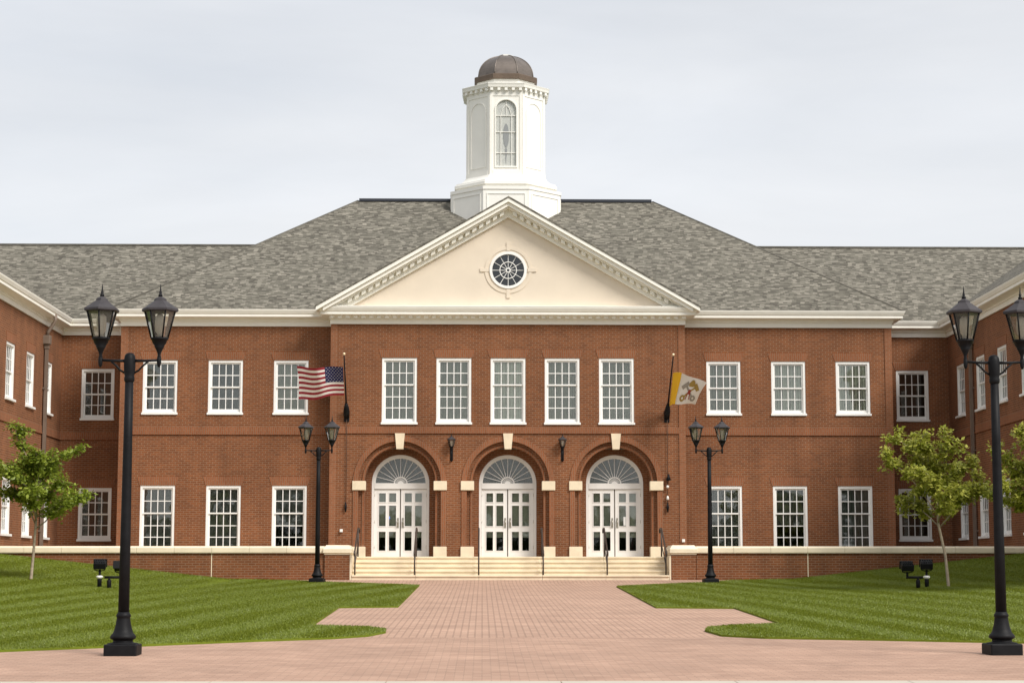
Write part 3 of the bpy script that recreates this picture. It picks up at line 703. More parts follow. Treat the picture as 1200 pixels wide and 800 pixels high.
def door(xc, extra):
    Y = YP+.80; r = .972
    f = MB()
    ring(xc, ZS, r-.085, r, Y-.04, Y+.1, n=40, a0=0, a1=PI, mb=f)
    f.box(xc-r, xc-r+.085, Y-.04, Y+.1, ZF+.012, ZS); f.box(xc+r-.085, xc+r, Y-.04, Y+.1, ZF+.012, ZS)
    f.box(xc-r+.085, xc+r-.085, Y-.05, Y+.1, 3.06, ZS+.015)
    D = bpart(f, 'door', M['door'])
    fl = MB(); ring(xc, ZS, .20, .235, Y, Y+.05, n=20, a0=0, a1=PI, mb=fl); ring(xc, ZS, .0, .10, Y-.005, Y+.05, n=16, a0=0, a1=PI, mb=fl)
    ring(xc, ZS, r-.125, r-.085, Y-.01, Y+.06, n=40, a0=0, a1=PI, mb=fl)
    for i in range(1, 12):
        a = PI*i/12; fl.tube([(xc+.1*cos(a), Y+.02, ZS+.015+.1*sin(a)), (xc+(r-.11)*cos(a), Y+.02, ZS+.015+(r-.11)*sin(a))], .0125, 4, smooth=False)
    bpart(fl, 'fanlight', M['door'], D)
    pn = MB(); pn.plate([(xc+.9*cos(PI*i/30), ZS+.9*sin(PI*i/30)) for i in range(31)], [], Y+.045, Y+.050); bpart(pn, 'fanlight_pane', M['fan_glass'], D)
    lw = .865; z0 = ZF+.035; z1 = 3.05
    cols = [(.16, .385), (.50, .735)]; rows = [(.235, .87), (1.06, 1.75), (1.87, 2.17)]
    pp = MB()
    for s in (-1, 1):
        x0 = xc+.018 if s > 0 else xc-.018-lw
        cl = cols if s < 0 else [(lw-b, lw-a) for a, b in cols[::-1]]
        hol = [rect(x0+a, x0+b, z0+c, z0+d) for a, b in cl for c, d in rows]
        lf = MB(); lf.plate(rect(x0, x0+lw, z0, z1), hol, Y+.0, Y+.05)
        for a, b in cl:
            for c, d in rows:
                # raised moulding round each light
                for bx in ((x0+a-.028, x0+b+.028, z0+d, z0+d+.028), (x0+a-.028, x0+b+.028, z0+c-.028, z0+c), (x0+a-.028, x0+a, z0+c, z0+d), (x0+b, x0+b+.028, z0+c, z0+d)):
                    lf.box(bx[0], bx[1], Y-.012, Y+.01, bx[2], bx[3])
                pp.box(x0+a-.01, x0+b+.01, Y+.024, Y+.028, z0+c-.01, z0+d+.01)
        bpart(lf, 'door_leaf', M['door'], D)
        h = MB(); hx = xc+s*.085
        h.tube([(hx, Y-.07, 1.80), (hx, Y-.07, 2.02)], .013, 8); h.tube([(hx, Y-.07, 1.82), (hx, Y, 1.82)], .01, 6); h.tube([(hx, Y-.07, 2.0), (hx, Y, 2.0)], .01, 6); h.box(hx-.035, hx+.035, Y-.008, Y, 1.74, 2.08)
        bpart(h, 'handle', M['nickel'], D)
        for z in (1.05, 1.9, 2.8):
            hi = MB(); hi.tube([(xc+s*.885, Y-.02, z), (xc+s*.885, Y-.02, z+.11)], .015, 6); bpart(hi, 'hinge', M['nickel'], D)
    bpart(pp, 'pane', M['glass'], D)
    g = MB(); g.box(xc-.017, xc+.017, Y+.06, Y+.07, z0, z1); bpart(g, 'meeting_gap', M['bronze_edge'], D)
    kp = MB(); kp.box(xc-.85, xc+.85, Y-.06, Y+.1, ZF+.012, ZF+.034); bpart(kp, 'threshold', M['nickel'], D)
    vb = MB(); vb.box(xc-.88, xc+.88, Y+.13, Y+.14, 1.42, 3.05); bpart(vb, 'added_pane_backing', M['blind_mid'], D)  # added grey panel to brighten the upper door panes
    if extra == 'blue':
        q = MB(); q.lathe([(.085, 0), (.085, .004)], 16); q.v = [(xc-.43+p[0], Y+.018-p[2], 2.08+p[1]) for p in q.v]; bpart(q, 'round_sticker', M['blue'], D)
    if extra == 'paper':
        q = MB(); q.box(xc+.30, xc+.46, Y+.017, Y+.021, 1.83, 2.12); bpart(q, 'paper_notice', M['paper'], D)
    return D
for d, e in zip(DOORS, ('blue', None, 'paper')): door(CX+d, e)

# ------------------------------------------------------------------ cupola
K = (CX, 74.0)
def oct_prof(mb, prof, n=8, m=0):      # prof of (apothem, z)
    mb.lathe([(a/cos(PI/8), z) for a, z in prof], 8, (K[0], K[1], 0), m, a0=PI/8, smooth=False, cap=True); return mb
mb = MB()
oct_prof(mb, [(2.07, 12.6), (2.07, 14.42), (2.10, 14.44), (2.10, 14.56), (1.86, 14.60)])
oct_prof(mb, [(1.86, 14.58), (1.86, 14.68)]); oct_prof(mb, [(1.94, 14.68), (1.94, 14.78), (1.90, 14.80), (1.88, 14.86), (1.70, 14.90), (1.58, 15.02), (1.53, 15.10)])
CUP = bpart(mb, 'cupola', M['cupola'])
ap = 1.475; face = ap*math.tan(PI/8)
sh = MB()
def on_face(mb2, k, apo):              # plate coords (x, y out of the wall, z) -> octagon face k ; k=0 faces the viewer
    a = k*PI/4; return [(K[0]+p[0]*cos(a)+(apo-p[1])*sin(a), K[1]+p[0]*sin(a)*1-(apo-p[1])*cos(a), p[2]) for p in mb2.v]
win_out = archloop(0, 15.38, 17.60, .42)
for k in range(8):
    q = MB(); opening = [win_out] if k in (0, 2, 4, 6) else []
    q.plate(rect(-face, face, 15.08, 18.3), opening, 0, .12); sh.add(on_face(q, k, ap), q.f)
    q = MB()
    # corner boards and base, raised panel frame
    q.box(-face, -face+.10, -.025, .01, 15.10, 18.26); q.box(face-.10, face, -.025, .01, 15.10, 18.26); q.box(-face+.10, face-.10, -.035, .01, 15.10, 15.27); q.box(-face+.10, face-.10, -.02, .01, 18.14, 18.26)
    if k % 2:
        ring(0, 17.55, .375, .415, -.02, .01, n=20, a0=0, a1=PI, mb=q); q.box(-.415, -.375, -.02, .01, 15.42, 17.55); q.box(.375, .415, -.02, .01, 15.42, 17.55); q.box(-.375, .375, -.02, .01, 15.42, 15.46)
    sh.add(on_face(q, k, ap), q.f)
    q = MB(); fb = 2.07*math.tan(PI/8)     # panel frame on the base
    for (a, b, c, d) in ((-fb+.13, fb-.13, 14.26, 14.30), (-fb+.13, -fb+.17, 13.0, 14.26), (fb-.17, fb-.13, 13.0, 14.26)): q.box(a, b, -.022, .01, c, d)
    sh.add(on_face(q, k, 2.07), q.f)
bpart(sh, 'shaft', M['cupola'], CUP)
for k in (0, 2, 4, 6):
    ws = MB(); wp = MB(); wk = MB(); q = MB(); ring(0, 17.60, .385, .43, -.03, .08, n=24, a0=0, a1=PI, mb=q)
    q.box(-.43, -.385, -.03, .08, 15.38, 17.6); q.box(.385, .43, -.03, .08, 15.38, 17.6); q.box(-.385, .385, -.03, .08, 15.38, 15.44)
    for z in (15.95, 16.75, 17.38): q.box(-.385, .385, .02, .05, z-.012, z+.012)
    for x in (-.20, .20): q.box(x-.01, x+.01, .022, .048, 15.44, 17.42)
    q.tube([(0, .035, 17.42), (0, .035, 17.98)], .012, 4)
    for s in (-1, 1): q.tube([(s*.2, .035, 17.40), (s*.12, .035, 17.66), (0, .035, 17.82)], .012, 4)
    ws.add(on_face(q, k, ap), q.f)
    q = MB(); q.plate(archloop(0, 15.4, 17.6, .41), [], .055, .06); wp.add(on_face(q, k, ap), q.f)
    q = MB(); q.plate([(.105*cos(2*PI*i/24), 16.62+.46*sin(2*PI*i/24)) for i in range(24)], [], .043, .052); q.plate([(0, 15.55), (.045, 16.1), (0, 16.14), (-.045, 16.1)], [], .043, .052)
    wk.add(on_face(q, k, ap), q.f)
    bpart(ws, 'arched_window', M['cupola'], CUP); bpart(wp, 'arched_pane', M['cup_glass'], CUP); bpart(wk, 'oval_light', M['oval'], CUP)
mb = MB(); oct_prof(mb, [(1.48, 18.20), (1.50, 18.30), (1.53, 18.42), (1.63, 18.45), (1.645, 18.53), (1.67, 18.60), (1.60, 18.63), (1.1, 18.67)]); 
for k in range(8):
    q = MB(); fw = 1.55*math.tan(PI/8)
    for i in range(5): x = -fw+.1+i*(2*fw-.2)/4; q.box(x-.055, x+.055, -.085, .03, 18.33, 18.438)
    mb.add(on_face(q, k, 1.53), q.f)
bpart(mb, 'cupola_cornice', M['cupola'], CUP)
mb = MB(); oct_prof(mb, [(1.10, 18.6), (1.10, 18.90)]); bpart(mb, 'drum', M['cupola'], CUP)
mb = MB(); oct_prof(mb, [(1.08, 18.885), (1.20, 18.90), (1.20, 19.07), (1.17, 19.10), (1.05, 19.13)]); bpart(mb, 'dome_band', M['bronze_edge'], CUP)
mb = MB(); pr = [(1.05, 19.10)]+[(1.04*cos(R(a)), 19.16+.90*sin(R(a))) for a in range(4, 78, 6)]; oct_prof(mb, pr+[(.20, 20.045), (.0, 20.06)])
for k in range(8):
    a = PI/8+k*PI/4; mb.tube([(K[0]+p/cos(PI/8)*cos(a), K[1]+p/cos(PI/8)*sin(a), z+.004) for p, z in pr], .022, 5)
bpart(mb, 'dome', M['bronze'], CUP)
mb = MB(); oct_prof(mb, [(.26, 20.03), (.26, 20.075), (.2, 20.085)]); bpart(mb, 'dome_cap', M['cupola'], CUP)

# ------------------------------------------------------------------ downspouts and small fixtures on the walls
for s, y in ((-1, 66.45), (1, 65.7)):
    x = CX+s*(HW-.10); d = MB()
    d.tube([(CX+s*(HW-.36), y, 8.95), (CX+s*(HW-.36), y, 8.72), (x-s*.03, y, 8.36), (x, y, 8.22)], .06, 8)
    d.box(x-.12, x+.12, y-.16, y+.16, 7.92, 8.22, bev=.02); d.box(x-.07, x+.07, y-.09, y+.09, 7.78, 7.92)
    d.box(x-.05, x+.05, y-.065, y+.065, .75, 7.78)
    for z in (1.6, 4.3, 6.4): d.box(min(x, x+s*.10), max(x, x+s*.10), y-.09, y+.09, z, z+.05)
    bpart(d, 'downspout', M['gutter'])
for x, z in ((-5.57, 1.63), (5.88, 1.30)):
    q = MB(); q.box(CX+x-.05, CX+x+.05, YP-.09, YP, z-.05, z+.05, bev=.012); bpart(q, 'outlet_cover', M['plastic_white'])

# ------------------------------------------------------------------ terrace wall and steps
SX = 4.79
for s in (-1, 1):
    root = thing('terrace_wall', 'low red brick terrace wall with pale stone cap '+('left' if s < 0 else 'right')+' of the entrance steps', 'wall', (CX+s*10, YW, 0), 'low walls in front of the building')
    xa, xb = sorted((CX+s*5.62, CX+s*HW))
    mb = MB(); mb.box(xa, xb, YW, YW+.32, -.4, .80); mb.build('wall_face', M['brick'], root)
    xp0, xp1 = sorted((CX+s*(SX+.06), CX+s*5.60))
    mb = MB(); mb.box(xp0, xp1, YW-.07, YW+1.5, -.4, .755); mb.build('pier', M['brick'], root)
    mb = MB(); n = 9; 
    for i in range(n):                     # the cap is laid in lengths with open joints
        a = xa+(xb-xa)*i/n+.004; b = xa+(xb-xa)*(i+1)/n-.004
        q = MB(); q.add([(a, YW-.055, .80), (a, YW-.065, .83), (a, YW-.065, .955), (a, YW-.02, 1.0), (a, YW+.34, 1.015), (a, YW+.38, .80)]+[(b, YW-.055, .80), (b, YW-.065, .83), (b, YW-.065, .955), (b, YW-.02, 1.0), (b, YW+.34, 1.015), (b, YW+.38, .80)],
                        [(0, 1, 7, 6), (1, 2, 8, 7), (2, 3, 9, 8), (3, 4, 10, 9), (4, 5, 11, 10), (5, 0, 6, 11), (0, 5, 4, 3, 2, 1), (6, 7, 8, 9, 10, 11)]); mb.add(q.v, q.f)
    mb.build('cap', M['stone_cap'], root)
    mb = MB(); a, b = xp0-.05, xp1+.05; y0, y1 = YW-.13, YW+1.56
    mb.box(a+.035, b-.035, y0+.035, y1-.035, .755, .80); mb.box(a, b, y0, y1, .80, .93, bev=.01)
    mb.add([(a+.01, y0+.01, .928), (b-.01, y0+.01, .928), (b-.01, y1-.01, .928), (a+.01, y1-.01, .928), (a+.09, y0+.16, 1.04), (b-.09, y0+.16, 1.04), (b-.09, y1-.16, 1.04), (a+.09, y1-.16, 1.04)], [(0, 1, 5, 4), (1, 2, 6, 5), (2, 3, 7, 6), (3, 0, 4, 7), (4, 5, 6, 7)])
    mb.build('pier_cap', M['stone_cap'], root)
    mb = MB(); xc = CX+s*9.0                # control joint in the brick
    mb.box(xc-.012, xc+.012, YW-.003, YW+.01, -.2, .80); mb.build('control_joint', M['stone_cap'], root)
ST = thing('entrance_steps', 'wide flight of five buff stone steps below the three arched doors', 'steps', (CX, YW, 0))
for i in range(5):
    y = YW-.08+i*.32; mb = MB(); z1 = .142*(i+1)
    for j in range(5):                       # treads in five lengths
        x0 = CX-SX+j*(2*SX/5)+.004; x1 = CX-SX+(j+1)*(2*SX/5)-.004
        mb.box(x0, x1, y+.035, 61.5 if i == 4 else y+.38, -.1 if i == 0 else z1-.160, z1-.05); mb.box(x0, x1, y, 61.49 if i == 4 else y+.37, z1-.052, z1, bev=.008)
    o = mb.build('step', M['stone'], ST)
mb = MB()
for s in (-1, 1): mb.box(*sorted((CX+s*(SX+.004), CX+s*(SX+.055))), YW-.06, YW+1.5, -.1, .74)
mb.build('cheek_slab', M['stone'], ST)

# ------------------------------------------------------------------ handrails
def rail_proto(loc, label, group):
    root = thing('handrail', label, 'handrail', loc, group)
    p = MB(); p.tube([(0, 0, -.03), (0, 0, .86)], .024, 8); p.box(-.05, .05, -.05, .05, 0, .012); local(p, 'front_post', M['darkrail'], root)
    p = MB(); p.tube([(0, 1.42, .60), (0, 1.42, 1.54)], .024, 8); p.box(-.05, .05, 1.37, 1.47, .682, .70); local(p, 'rear_post', M['darkrail'], root)
    p = MB(); p.tube([(0, -.26, .70), (0, -.30, .76), (0, -.27, .83), (0, 0, .88), (0, 1.30, 1.535), (0, 1.45, 1.575), (0, 1.95, 1.575), (0, 2.0, 1.54), (0, 2.0, 1.44)], .026, 8); local(p, 'top_rail', M['darkrail'], root)
    p = MB(); p.tube([(0, 0, .42), (0, 1.42, 1.10)], .016, 6); local(p, 'lower_rail', M['darkrail'], root)
    return root
RX = [-4.70, -2.9, -.965, .985, 2.92, 4.70]
RLAB = ['dark metal handrail beside the left wall pier at the end of the steps', 'dark metal handrail on the steps in front of the left door', 'dark metal handrail on the steps at the left edge of the middle door',
        'dark metal handrail on the steps at the right edge of the middle door', 'dark metal handrail on the steps in front of the right door', 'dark metal handrail beside the right wall pier at the end of the steps']
r0 = rail_proto((CX+RX[0], YW+.08, .01), RLAB[0], 'handrails on the entrance steps')
for x, lb in zip(RX[1:], RLAB[1:]):
    c = copy_tree(r0); c.location.x = CX+x; c['label'] = lb

# ------------------------------------------------------------------ lanterns and street lamps
def hexpts(r, z, a0): return [(r*cos(a0+k*PI/3), r*sin(a0+k*PI/3), z) for k in range(6)]
def lantern_parts(root, zb, xo, a0, sc=1.0, zbase=None):
    """hexagonal tapered lantern: cup, cage, glass, roof, finial; zb = underside of its cup"""
    T = Matrix.Translation((xo, 0, zb)) @ Matrix.Scale(sc, 4)
    cup = MB(); cup.lathe([(r_, .235-(.235-z_)*.78) for r_, z_ in [(.016, -.14), (.028, -.10), (.02, -.06), (.026, -.02), (.033, .0), (.05, .05), (.068, .09), (.064, .10), (.09, .145), (.106, .205), (.12, .21), (.12, .235)]], 12)
    # cage bars
    lo, hi = hexpts(.112, .235, a0), hexpts(.205, .60, a0)
    for a, b in zip(lo, hi): cup.tube([a, b], .0115, 5)
    for k in range(6): cup.tube([hi[k], hi[(k+1) % 6]], .012, 5); cup.tube([lo[k], lo[(k+1) % 6]], .010, 5)
    cg = local(cup.xf(T), 'lantern', M['black'], root)
    gl = MB(); l2, h2 = hexpts(.107, .24, a0), hexpts(.198, .598, a0)
    for k in range(6): gl.add([l2[k], l2[(k+1) % 6], h2[(k+1) % 6], h2[k]], [(0, 1, 2, 3)])
    local(gl.xf(T), 'lantern_glass', M['lamp_glass'], cg)
    co = MB(); co.lathe([(.03, .235), (.035, .30), (.06, .33), (.068, .42), (.062, .52), (.03, .56)], 12); local(co.xf(T), 'lamp_globe', M['lamp_core'], cg)
    rf = MB(); rf.lathe([(.228, .588), (.245, .60), (.245, .625), (.235, .635), (.19, .665), (.12, .715), (.085, .74), (.08, .765), (.05, .785), (.02, .80)], 6, a0=a0, smooth=False)
    rf.lathe([(.2, .585), (.05, .60)], 6, a0=a0, smooth=False); local(rf.xf(T), 'lantern_roof', M['grey_roof'], cg)
    fi = MB(); fi.lathe([(.028, .795), (.03, .82), (.016, .835), (.02, .86), (.012, .87), (.004, .965)], 8); local(fi.xf(T), 'finial', M['black'], cg)
    return cg
def lamp_proto(loc, label):
    root = thing('street_lamp', label, 'street lamp', loc, 'twin lantern street lamps')
    b = MB(); b.box(-.215, .215, -.215, .215, -.05, .145, bev=.018); b.lathe([(.205, .145), (.20, .155), (.14, .165), (.128, .18), (.135, .20), (.165, .215), (.172, .235), (.160, .262), (.135, .285), (.118, .33), (.10, .40), (.09, .465), (.088, .49), (.096, .50), (.096, .525), (.082, .54), (.076, .56)], 20)
    local(b, 'base', M['black'], root)
    p = MB(); p.lathe([(.074, .55), (.068, 1.6), (.060, 2.8), (.056, 3.62)], 24, flute=.08)
    p.lathe([(.058, 3.60), (.07, 3.62), (.07, 3.66), (.064, 3.68), (.072, 3.72), (.078, 3.80), (.078, 3.90), (.068, 3.955), (.045, 3.985), (.0, 3.995)], 16); local(p, 'post', M['black'], root)
    for s in (-1, 1):
        a = MB(); a.tube([(s*.05, 0, 3.885), (s*.20, 0, 3.885), (s*.39, 0, 3.895)], [.021, .018, .017], 8)
        a.tube([(s*.06, 0, 3.72), (s*.12, 0, 3.755), (s*.18, 0, 3.82), (s*.245, 0, 3.875)], .014, 7); a.lathe([(.012, 3.80), (.026, 3.83), (.03, 3.87), (.03, 3.915), (.022, 3.94)], 10, (s*.39, 0, 0))
        local(a, 'arm', M['black'], root)
        lantern_parts(root, 3.955, s*.39, PI/6 if s < 0 else 0.0)
    return root
LAB = ['black twin lantern street lamp nearest the viewer on the left of the plaza', 'black twin lantern street lamp nearest the viewer at the right edge, one lantern cut off',
       'black twin lantern street lamp beside the left pier of the entrance steps', 'black twin lantern street lamp by the low wall right of the entrance steps']
l0 = lamp_proto((-4.72, 26.2, plane_z(26.2)), LAB[0])
for lb, (x, y, rz) in zip(LAB[1:], ((6.90, 26.2, R(3)), (-4.83, 58.0, R(-5)), (6.68, 57.7, R(4)))):
    c = copy_tree(l0); c.location = (x, y, plane_z(y)); c.rotation_euler.z = rz; c['label'] = lb
# lanterns on the wall between the arches
def wall_lantern(x, label):
    root = thing('wall_lantern', label, 'wall lamp', (x, YP, 3.95), 'wall lanterns between the arches')
    b = MB(); b.box(-.05, .05, -.02, 0, .02, .52, bev=.008); b.tube([(0, -.01, .08), (0, -.10, .05), (0, -.18, .12), (0, -.19, .24), (0, -.19, .33)], .018, 8); b.tube([(0, -.01, .42), (0, -.10, .40), (0, -.18, .32)], .012, 6)
    b.lathe([(.0, .0), (.03, .02), (.02, .05), (.04, .08)], 8, (0, -.03, -.02)); local(b, 'bracket', M['black'], root)
    lantern_parts(root, 0, 0, 0, .62)
    for ch in root.children:
        if ch.name.startswith('lantern'): ch.location = (0, -.19, .34)
    return root
wall_lantern(CX-1.90, 'small black wall lantern on the brick between the left and middle arches')
wall_lantern(CX+1.83, 'small black wall lantern on the brick between the middle and right arches')

# ------------------------------------------------------------------ flags on poles leaning out from the wall
def flagpole(x, xt, label):
    root = thing('flagpole', label, 'flagpole', (x, YP, 5.35), 'flagpoles leaning out from the wall')
    dx = xt-x; tip = Vector((dx, -1.45, 2.02)); base = Vector((0, -.04, .14))
    p = MB(); p.tube([base, base.lerp(tip, .5), tip], [.032, .027, .02], 10); local(p, 'pole', M['black'], root)
    b = MB(); b.box(-.09, .09, -.03, 0, -.08, .32, bev=.01); b.tube([base-Vector((0, .0, .06)), base.lerp(tip, .06), base.lerp(tip, .13), base.lerp(tip, .2)], [.095, .105, .085, .045], 10); local(b, 'bracket', M['black'], root)
    f = MB(); r = .05; f.lathe([(.001, -r), (.7*r, -.7*r), (r, 0), (.7*r, .7*r), (.001, r)], 10, tip+Vector((0, 0, .03))); local(f, 'finial', M['brass'], root)
    h = MB(); h.tube([(dx*.1-.0, -.06, .05), (.01, -.05, -1.0), (0, -.045, -2.85)], .011, 5); local(h, 'halyard', M['rope'], root)
    c = MB(); c.box(-.02, .02, -.06, 0, -2.98, -2.9); c.tube([(0, -.06, -3.1), (.0, -.075, -2.94), (0, -.06, -2.78)], [.02, .045, .02], 6); local(c, 'cleat', M['black'], root)
    return root, base, tip
fpL, b0, t0 = flagpole(CX-5.43, CX-5.44, 'black flagpole leaning out from the wall on the left, carrying the striped flag')
fpR, b1, t1 = flagpole(CX+5.36, CX+5.46, 'black flagpole leaning out from the wall on the right, carrying the yellow and white flag')
q = MB(); q.lathe([(.0, -.05), (.04, -.03), (.05, 0), (.04, .03), (.0, .05)], 8, (0, -.09, -2.25)); q.lathe([(.0, -.07), (.05, -.05), (.03, .05), (.0, .07)], 8, (0, -.09, -2.62)); local(q, 'rope_weight', M['plastic_white'], fpR)
q = MB(); q.lathe([(.0, -.12), (.09, -.10), (.05, .0), (.03, .1), (.0, .11)], 8, (.03, -.10, -1.93)); local(q, 'rope_cover', M['black'], fpR)

M['f_red'] = mat('flag_red', (.30, .03, .045), .8, .2); M['f_white'] = mat('flag_white', (.80, .76, .74), .8, .2); M['f_blue'] = mat('flag_blue', (.028, .03, .095), .8, .2)
M['f_yellow'] = mat('flag_yellow', (.80, .46, .03), .8, .2); M['f_gold'] = mat('emblem_gold', (.36, .24, .07), .8, .2); M['f_grey'] = mat('emblem_silver', (.33, .30, .27), .8, .2); M['f_cord'] = mat('emblem_red', (.30, .05, .035), .8, .2)
def surf_flag(fn, ns, ntt, pick, mats, name, loc):
    mb = MB(); V = [fn(i/ns, j/ntt) for j in range(ntt+1) for i in range(ns+1)]; F = []; mm = []
    for j in range(ntt):
        for i in range(ns):
            F.append((j*(ns+1)+i, j*(ns+1)+i+1, (j+1)*(ns+1)+i+1, (j+1)*(ns+1)+i)); mm.append(pick((i+.5)/ns, (j+.5)/ntt))
    mb.v = V; mb.f = F; mb.m = mm; mb.sm = [True]*len(F)
    return mb.build(name, mats, None, loc=loc)
# striped flag with starred canton: s runs from the pole to the free end (towards -x), t from top to bottom
P0 = Vector((CX-5.43, YP, 5.35))
hoT = b0.lerp(t0, .80); hoB = b0.lerp(t0, .335)
def fnL(s, t):
    h = hoT.lerp(hoB, t)*1.0; a = s*1.52
    return Vector((h.x-.05-a+.04*s*sin(3*t), h.y-.03-.16*s+.085*sin(s*8.5+t*1.2)*min(1, s*3)+.03*sin(s*19+t*2)*s, h.z-.05*s*s-.05*s+.055*sin(s*7.0+.6)*min(1, s*2)+(.05-.2*t)*s*s*.3-.12*(t-.5)*s))
def pickL(s, t):
    k = min(12, int(t*13))
    if s < .40 and k < 7: return 2
    return 0 if k % 2 == 0 else 1
FL = surf_flag(fnL, 60, 39, pickL, [M['f_red'], M['f_white'], M['f_blue']], 'flag', P0)
tag(FL, 'red and white striped flag with a starred dark blue canton blowing left', 'flag')
sm = MB()
for rr in range(9):
    for cc_ in range(6 if rr % 2 == 0 else 5):
        s_ = .40*((cc_+.5)/6 if rr % 2 == 0 else (cc_+1)/6); t_ = (7/13)*(rr+.6)/9.2
        for off in (-.006, .006):
            pts = []
            for k in range(10):
                rad = .0165 if k % 2 == 0 else .007; a = PI/2+k*PI/5
                p = fnL(s_+rad*cos(a)/1.52, t_-rad*sin(a)/.92); pts.append((p.x, p.y+off, p.z))
            sm.add(pts, [tuple(range(10))])
sm.build('stars', M['f_white'], FL, loc=(0, 0, 0))
# yellow and white flag with crossed keys under a tiara
P1 = Vector((CX+5.36, YP, 5.35)); hT = b1.lerp(t1, .71); hB = b1.lerp(t1, .16)
def fnR(s, t):
    h = hT.lerp(hB, t)
    # the yellow half is turned away and drops; the white half swings out to the right
    if s < .42: a = s/.42; x = .05+a*(.25-.09*t); y = -.02-.40*sin(a*PI*.5); z = -.02*a-.03*a*t+.10*a*t
    else:
        a = (s-.42)/.58; x = .30-.09*t+a*(.80-.16*t); y = -.42-.16*a+.05*sin(a*5+t*2); z = -.02+.07*t-a*(.36-.32*t)
    return Vector((h.x+x+.03*sin(t*4+s*3)*s, h.y+y, h.z+z+.02*sin(s*9)))
FR = surf_flag(fnR, 48, 32, lambda s, t: 0 if s < .42 else 1, [M['f_yellow'], M['f_white']], 'flag', P1)
tag(FR, 'yellow and white flag with crossed keys and crown emblem blowing right', 'flag')
def emblem(polys, name, m, lift):
    mb = MB()
    for lp in polys:
        for off in (-lift, lift):
            mb.add([(lambda p: (p.x, p.y+off, p.z))(fnR(.42+.58*u, v)) for u, v in lp], [tuple(range(len(lp)))])
    return mb.build(name, m, FR, loc=(0, 0, 0))
def bar(u0, v0, u1, v1, w, n=7):
    d = Vector((u1-u0, v1-v0)).normalized()*w; r = []
    for i in range(n):
        a, b = i/n, (i+1)/n; ua, va, ub, vb = u0+(u1-u0)*a, v0+(v1-v0)*a, u0+(u1-u0)*b, v0+(v1-v0)*b
        r.append([(ua-d.y, va+d.x), (ub-d.y, vb+d.x), (ub+d.y, vb-d.x), (ua+d.y, va-d.x)])
    return r
def circ(u, v, r, k=12): return [(u+r*cos(2*PI*i/k), v+r*sin(2*PI*i/k)) for i in range(k)]
def annulus(u, v, r0, r1, k=10):
    return [[(u+r0*cos(2*PI*i/k), v+r0*sin(2*PI*i/k)), (u+r1*cos(2*PI*i/k), v+r1*sin(2*PI*i/k)), (u+r1*cos(2*PI*(i+1)/k), v+r1*sin(2*PI*(i+1)/k)), (u+r0*cos(2*PI*(i+1)/k), v+r0*sin(2*PI*(i+1)/k))] for i in range(k)]
emblem(bar(.34, .72, .76, .30, .035)+bar(.64, .22, .86, .44, .07)+annulus(.28, .78, .05, .125), 'gold_key', M['f_gold'], .012)
emblem(bar(.70, .72, .28, .30, .035)+bar(.16, .44, .38, .22, .07)+annulus(.76, .78, .05, .125), 'silver_key', M['f_grey'], .015)
emblem(bar(.44, .60, .60, .60, .03)+bar(.47, .60, .43, .84, .02)+bar(.57, .60, .61, .84, .02)+[circ(.52, .52, .07)], 'red_cord', M['f_cord'], .018)
emblem([[(.42, .34), (.62, .34), (.64, .22), (.58, .12), (.52, .08), (.46, .12), (.40, .22)]], 'tiara', M['f_gold'], .022)

# ------------------------------------------------------------------ flood lights in the grass
def flood(kind, x, y, yaw, label):
    z = G(x, y)+.02; root = thing('flood_light', label, 'flood light', (x, y, z), 'flood lights in the lawn', rz=yaw)
    if kind == 'arm':
        p = MB(); p.lathe([(.055, -.05), (.055, .20), (.045, .22)], 10); p.tube([(0, 0, .2), (0, 0, .29)], .03, 8); p.tube([(.12, 0, .28), (-.30, 0, .28)], .032, 8); p.tube([(-.27, 0, .28), (-.27, 0, .42)], .028, 8); local(p, 'post', M['black'], root); hx, hz = -.27, .55
    else:
        p = MB(); p.lathe([(.055, -.05), (.055, .22), (.05, .23)], 10); p.tube([(0, 0, .22), (0, 0, .45)], .03, 8); local(p, 'post', M['black'], root)
        c = MB(); c.lathe([(.05, .215), (.085, .25), (.085, .285), (.05, .30)], 12); local(c, 'collar', M['plastic_white'], root); hx, hz = 0, .57
    h = MB(); h.box(-.155, .155, -.13, .13, -.085, .085, bev=.02)
    for i in range(5): h.box(-.13+i*.058, -.112+i*.058, -.11, .11, .085, .125)
    h.box(-.17, .17, .12, .15, -.10, .10); h.xf(Matrix.Translation((hx, 0, hz)) @ Matrix.Rotation(R(20), 4, 'X'))
    hd = local(h, 'lamp_head', M['black'], root)
    y_ = MB(); y_.tube([(hx, 0, hz-.16), (hx-.12, 0, hz-.13), (hx-.16, 0, hz)], .014, 6); y_.tube([(hx, 0, hz-.16), (hx+.12, 0, hz-.13), (hx+.16, 0, hz)], .014, 6); local(y_, 'yoke', M['black'], root)
flood('arm', 11.07, 50.0, 0, 'black flood light on a side arm right of the path, left one of its pair')
flood('collar', 11.36, 50.3, R(-8), 'black flood light with white collar next to the leaning young tree')
flood('collar', -9.69, 50.3, R(6), 'black flood light with white collar in the left lawn behind the tall lamp post')
flood('arm', -9.39, 50.0, R(180)+R(4), 'black flood light on a side arm half hidden by the left tall lamp post')
# the last one's arm points the other way, so its head sits over the post side

